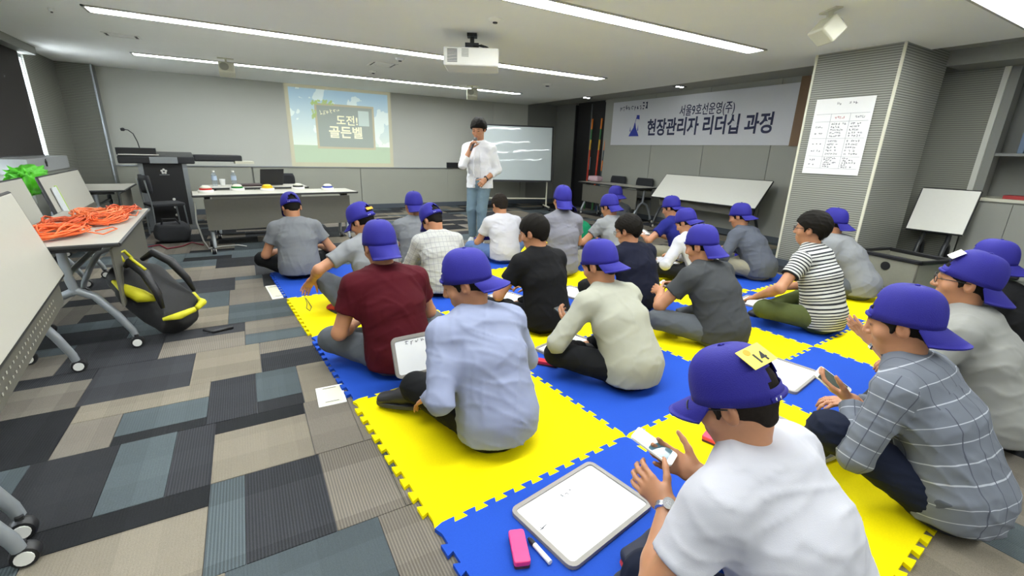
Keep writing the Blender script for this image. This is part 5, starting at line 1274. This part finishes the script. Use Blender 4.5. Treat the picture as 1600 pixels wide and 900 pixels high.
hand_board('large hand whiteboard on the blue mat beside the pink eraser', ((797, 797), (922, 719), (1022, 790), (893, 892)), writing=[(3, .02, .28, .022, .1), (1, -.40, .10, .03, .2)])
hand_board('hand whiteboard on the mat between the white tee and plaid shirt', ((1166, 584), (1212, 556), (1280, 584), (1242, 617)), writing=[(4, -.1, .32, .026, 0)])
hand_board('hand whiteboard behind the head with the number tag', ((1086, 656), (1140, 628), (1246, 650), (1180, 690)))
hand_board('hand whiteboard at the feet of the cream top wearer', ((838, 545), (892, 519), (945, 540), (880, 566)), writing=[(3, -.2, .1, .045, 0)])
hand_board('hand whiteboard on the mat behind the black tee', ((868, 452), (898, 446), (922, 458), (890, 470)), z=.03)
hand_board('hand whiteboard lying by the maroon shirt and its knee', ((518, 520), (560, 511), (590, 538), (540, 552)))
hand_board('hand whiteboard beside the striped tee', ((1150, 470), (1172, 460), (1200, 470), (1180, 482)))
hand_board('hand whiteboard lying in front of the black tee', ((772, 460), (800, 452), (822, 470), (792, 480)))
hand_board('hand whiteboard on the floor beside the far left grey tee', ((500, 392), (520, 388), (532, 396), (512, 402)))
# standing board between maroon and light blue shirts
a, b = at(622, 594, .13), at(700, 574, .13); u = (b-a)/np.linalg.norm(b-a); back = np.cross((0, 0, 1), u)
zz = nrm(V3(0, 0, 1)*math.cos(R(18))+back*math.sin(R(18))); nn = np.cross(u, zz)
cc = a+u*.20+zz*.115
hand_board('hand whiteboard propped up on edge behind the maroon shirt', M4=Matrix.Translation(cc) @ frame_from(u, zz, nn).to_4x4(), w=.42, d=.22, writing=[(5, -.16, .32, .028, 0)])
c, D, N = hand_point('royal', -1, .12, .012)
hand_board('hand whiteboard held up by the royal blue polo wearer', M4=Matrix.Translation(c+Vector((-.05, .10, .0))) @ frame_from((.9, -.42, 0), (.42, .9, .1), (-.04, -.09, 1)).to_4x4(), w=.40, d=.28)
c, D, N = hand_point('white15', -1, .10, .02)
hand_board('hand whiteboard on the lap of the white long sleeve wearer', M4=Matrix.Translation((c.x+.05, c.y+.02, .17)) @ frame_from((.95, -.3, 0), (.3, .95, .1), (-.03, -.1, 1)).to_4x4(), w=.38, d=.27)
q = at(928, 534, .03); tag(MB().box((0, 0, .002), (.10, .15, .004)).build('paper_card', M_PAPER, loc=(q[0], q[1], .0185), rz=.5), 'white paper card on the mat under the cream sleeve', 'card')
def eraser(px, py, rz, c, label, d=(.055, .15, .03)):
    q = at(px, py, .03); t = empty('board_eraser', (q[0], q[1], .0185), rz, label, 'eraser')
    MB().prism(rrect(d[0], d[1], .01), .010, d[2]).build('eraser_grip', mat('eraser_'+c, c, .45), t, bevel=.004); MB().prism(rrect(d[0]*.96, d[1]*.98, .008), 0, .011).build('felt', mat('felt_dark', '4a2a38', .9), t)
a, b = at(806, 832, .03), at(817, 884, .03); eraser(811, 858, math.atan2(b[1]-a[1], b[0]-a[0])+PI/2, 'ee3a7c', 'pink board eraser on the blue mat beside the marker', (.055, float(np.linalg.norm(a-b))*1.0, .03))
a, b = at(838, 565, .03), at(866, 570, .03); eraser(852, 567, math.atan2(b[1]-a[1], b[0]-a[0])+PI/2, 'c81e36', 'red board eraser on the blue mat near the light blue shirt', (.05, .16, .03))
a, b = at(1104, 684, .03), at(1148, 702, .03); eraser(1126, 692, math.atan2(b[1]-a[1], b[0]-a[0])+PI/2, 'd83a5c', 'pink board eraser on the yellow mat under the capped face', (.06, .16, .03))
a, b = at(826, 840, .03), at(860, 878, .03); c = (a+b)/2; t = empty('marker_pen', (c[0], c[1], .0275), math.atan2(b[1]-a[1], b[0]-a[0]), 'white marker pen with black cap on the blue mat', 'marker')
Ln = float(np.linalg.norm(b-a)); MB().tube([(-Ln*.22, 0, 0), (Ln/2, 0, 0)], .0085, 12).build('pen_barrel', M_WHITEPL, t, smooth='auto'); MB().tube([(-Ln/2, 0, 0), (-Ln*.40, 0, 0), (-Ln*.22, 0, 0)], [.005, .0088, .0088], 12).build('pen_cap', M_BLKPL, t, smooth='auto')
# cap on the lap, bag by the mats, small cord loop
pillow_bag('drink_bag', 'black and red bag on the mat near the heather grey tee', (*at(928, 378, .1)[:2], .018), (.28, .24, .24), mat('bag_black', '1b1418', .8), seed=11)
q = at(928, 380, .1); MB().tube([(.145*math.cos(a_), .125*math.sin(a_), .09) for a_ in np.linspace(0, 2*PI, 20, endpoint=False)], .022, 6, closed=True).build('red_band', mat('bag_red', 'c02a44', .7), [o for o in bpy.data.objects if o.name.startswith('drink_bag')][0])
P_ = [(*at(x_, y_, .02)[:2], .0215) for x_, y_ in ((476, 464), (480, 474), (479, 482), (484, 486), (487, 480), (482, 472), (478, 466))]
tag(MB().tube(P_, .003, 5).build('neck_cord', M_BLKPL, smooth=True), 'thin black cord loop on the far yellow mat', 'cord')
# blue cap lying in the lap of the white polo wearer
q = PP['polo']['T'] @ Vector((-.14, .27, .24)); lc_ = empty('loose_cap', q, R(30), 'blue cap lying in the lap of the white polo wearer', 'cap')
MB().lathe([(.09, 0), (.088, .04), (.07, .08), (.03, .10), (0, .102)], n=24).build('crown', M_CAP, lc_, smooth=True)
MB().prism([(.085*math.sin(a_)*1.0, .08+.07*math.cos(a_)) for a_ in np.linspace(-PI/2, PI/2, 14)], -.004, .002).build('brim', M_CAP, lc_)

# ------------------------------------------------------------------ mats: name each by who sits on it
WHO = dict(greyL='grey tee wearer by the buzzer table', lean='leaning grey tee wearer', maroon='maroon polo wearer', grey2='grey tee wearer facing the projection', check='window-check shirt wearer', lblue='light blue shirt wearer', polo='white polo wearer', black='black tee wearer', greyS='heather grey tee wearer', green='green tee wearer', g10='grey tee wearer behind the navy tee', dark='dark grey tee wearer', navy='navy tee wearer', cream='cream top wearer', royal='royal blue polo wearer', white15='white long sleeve wearer', char='charcoal tee wearer', slate='slate top wearer', strip='striped tee wearer', g19='light grey tee wearer by the column', raised='person raising a hand', plaid='plaid shirt wearer', w14='white tee wearer with the number tag', blk23='black top wearer')
seat = {}
for k, t_ in WHO.items():
    p = PP[k]['root'].location; gx = math.floor(p.x*math.cos(MA)+p.y*math.sin(MA)); gy = math.floor(-p.x*math.sin(MA)+p.y*math.cos(MA)); seat.setdefault((gx, gy), t_)
for o in [o for o in bpy.data.objects if o.name.startswith('foam_mat')]:
    p = o.location; g_ = (round(p.x*math.cos(MA)+p.y*math.sin(MA)), round(-p.x*math.sin(MA)+p.y*math.cos(MA))); col_ = 'yellow' if 'yellow' in o['label'] else 'blue'
    if g_ in seat: o['label'] = '%s interlocking foam mat under the %s' % (col_, seat[g_])
    else: o['label'] = '%s interlocking foam mat with nobody sitting on it' % col_
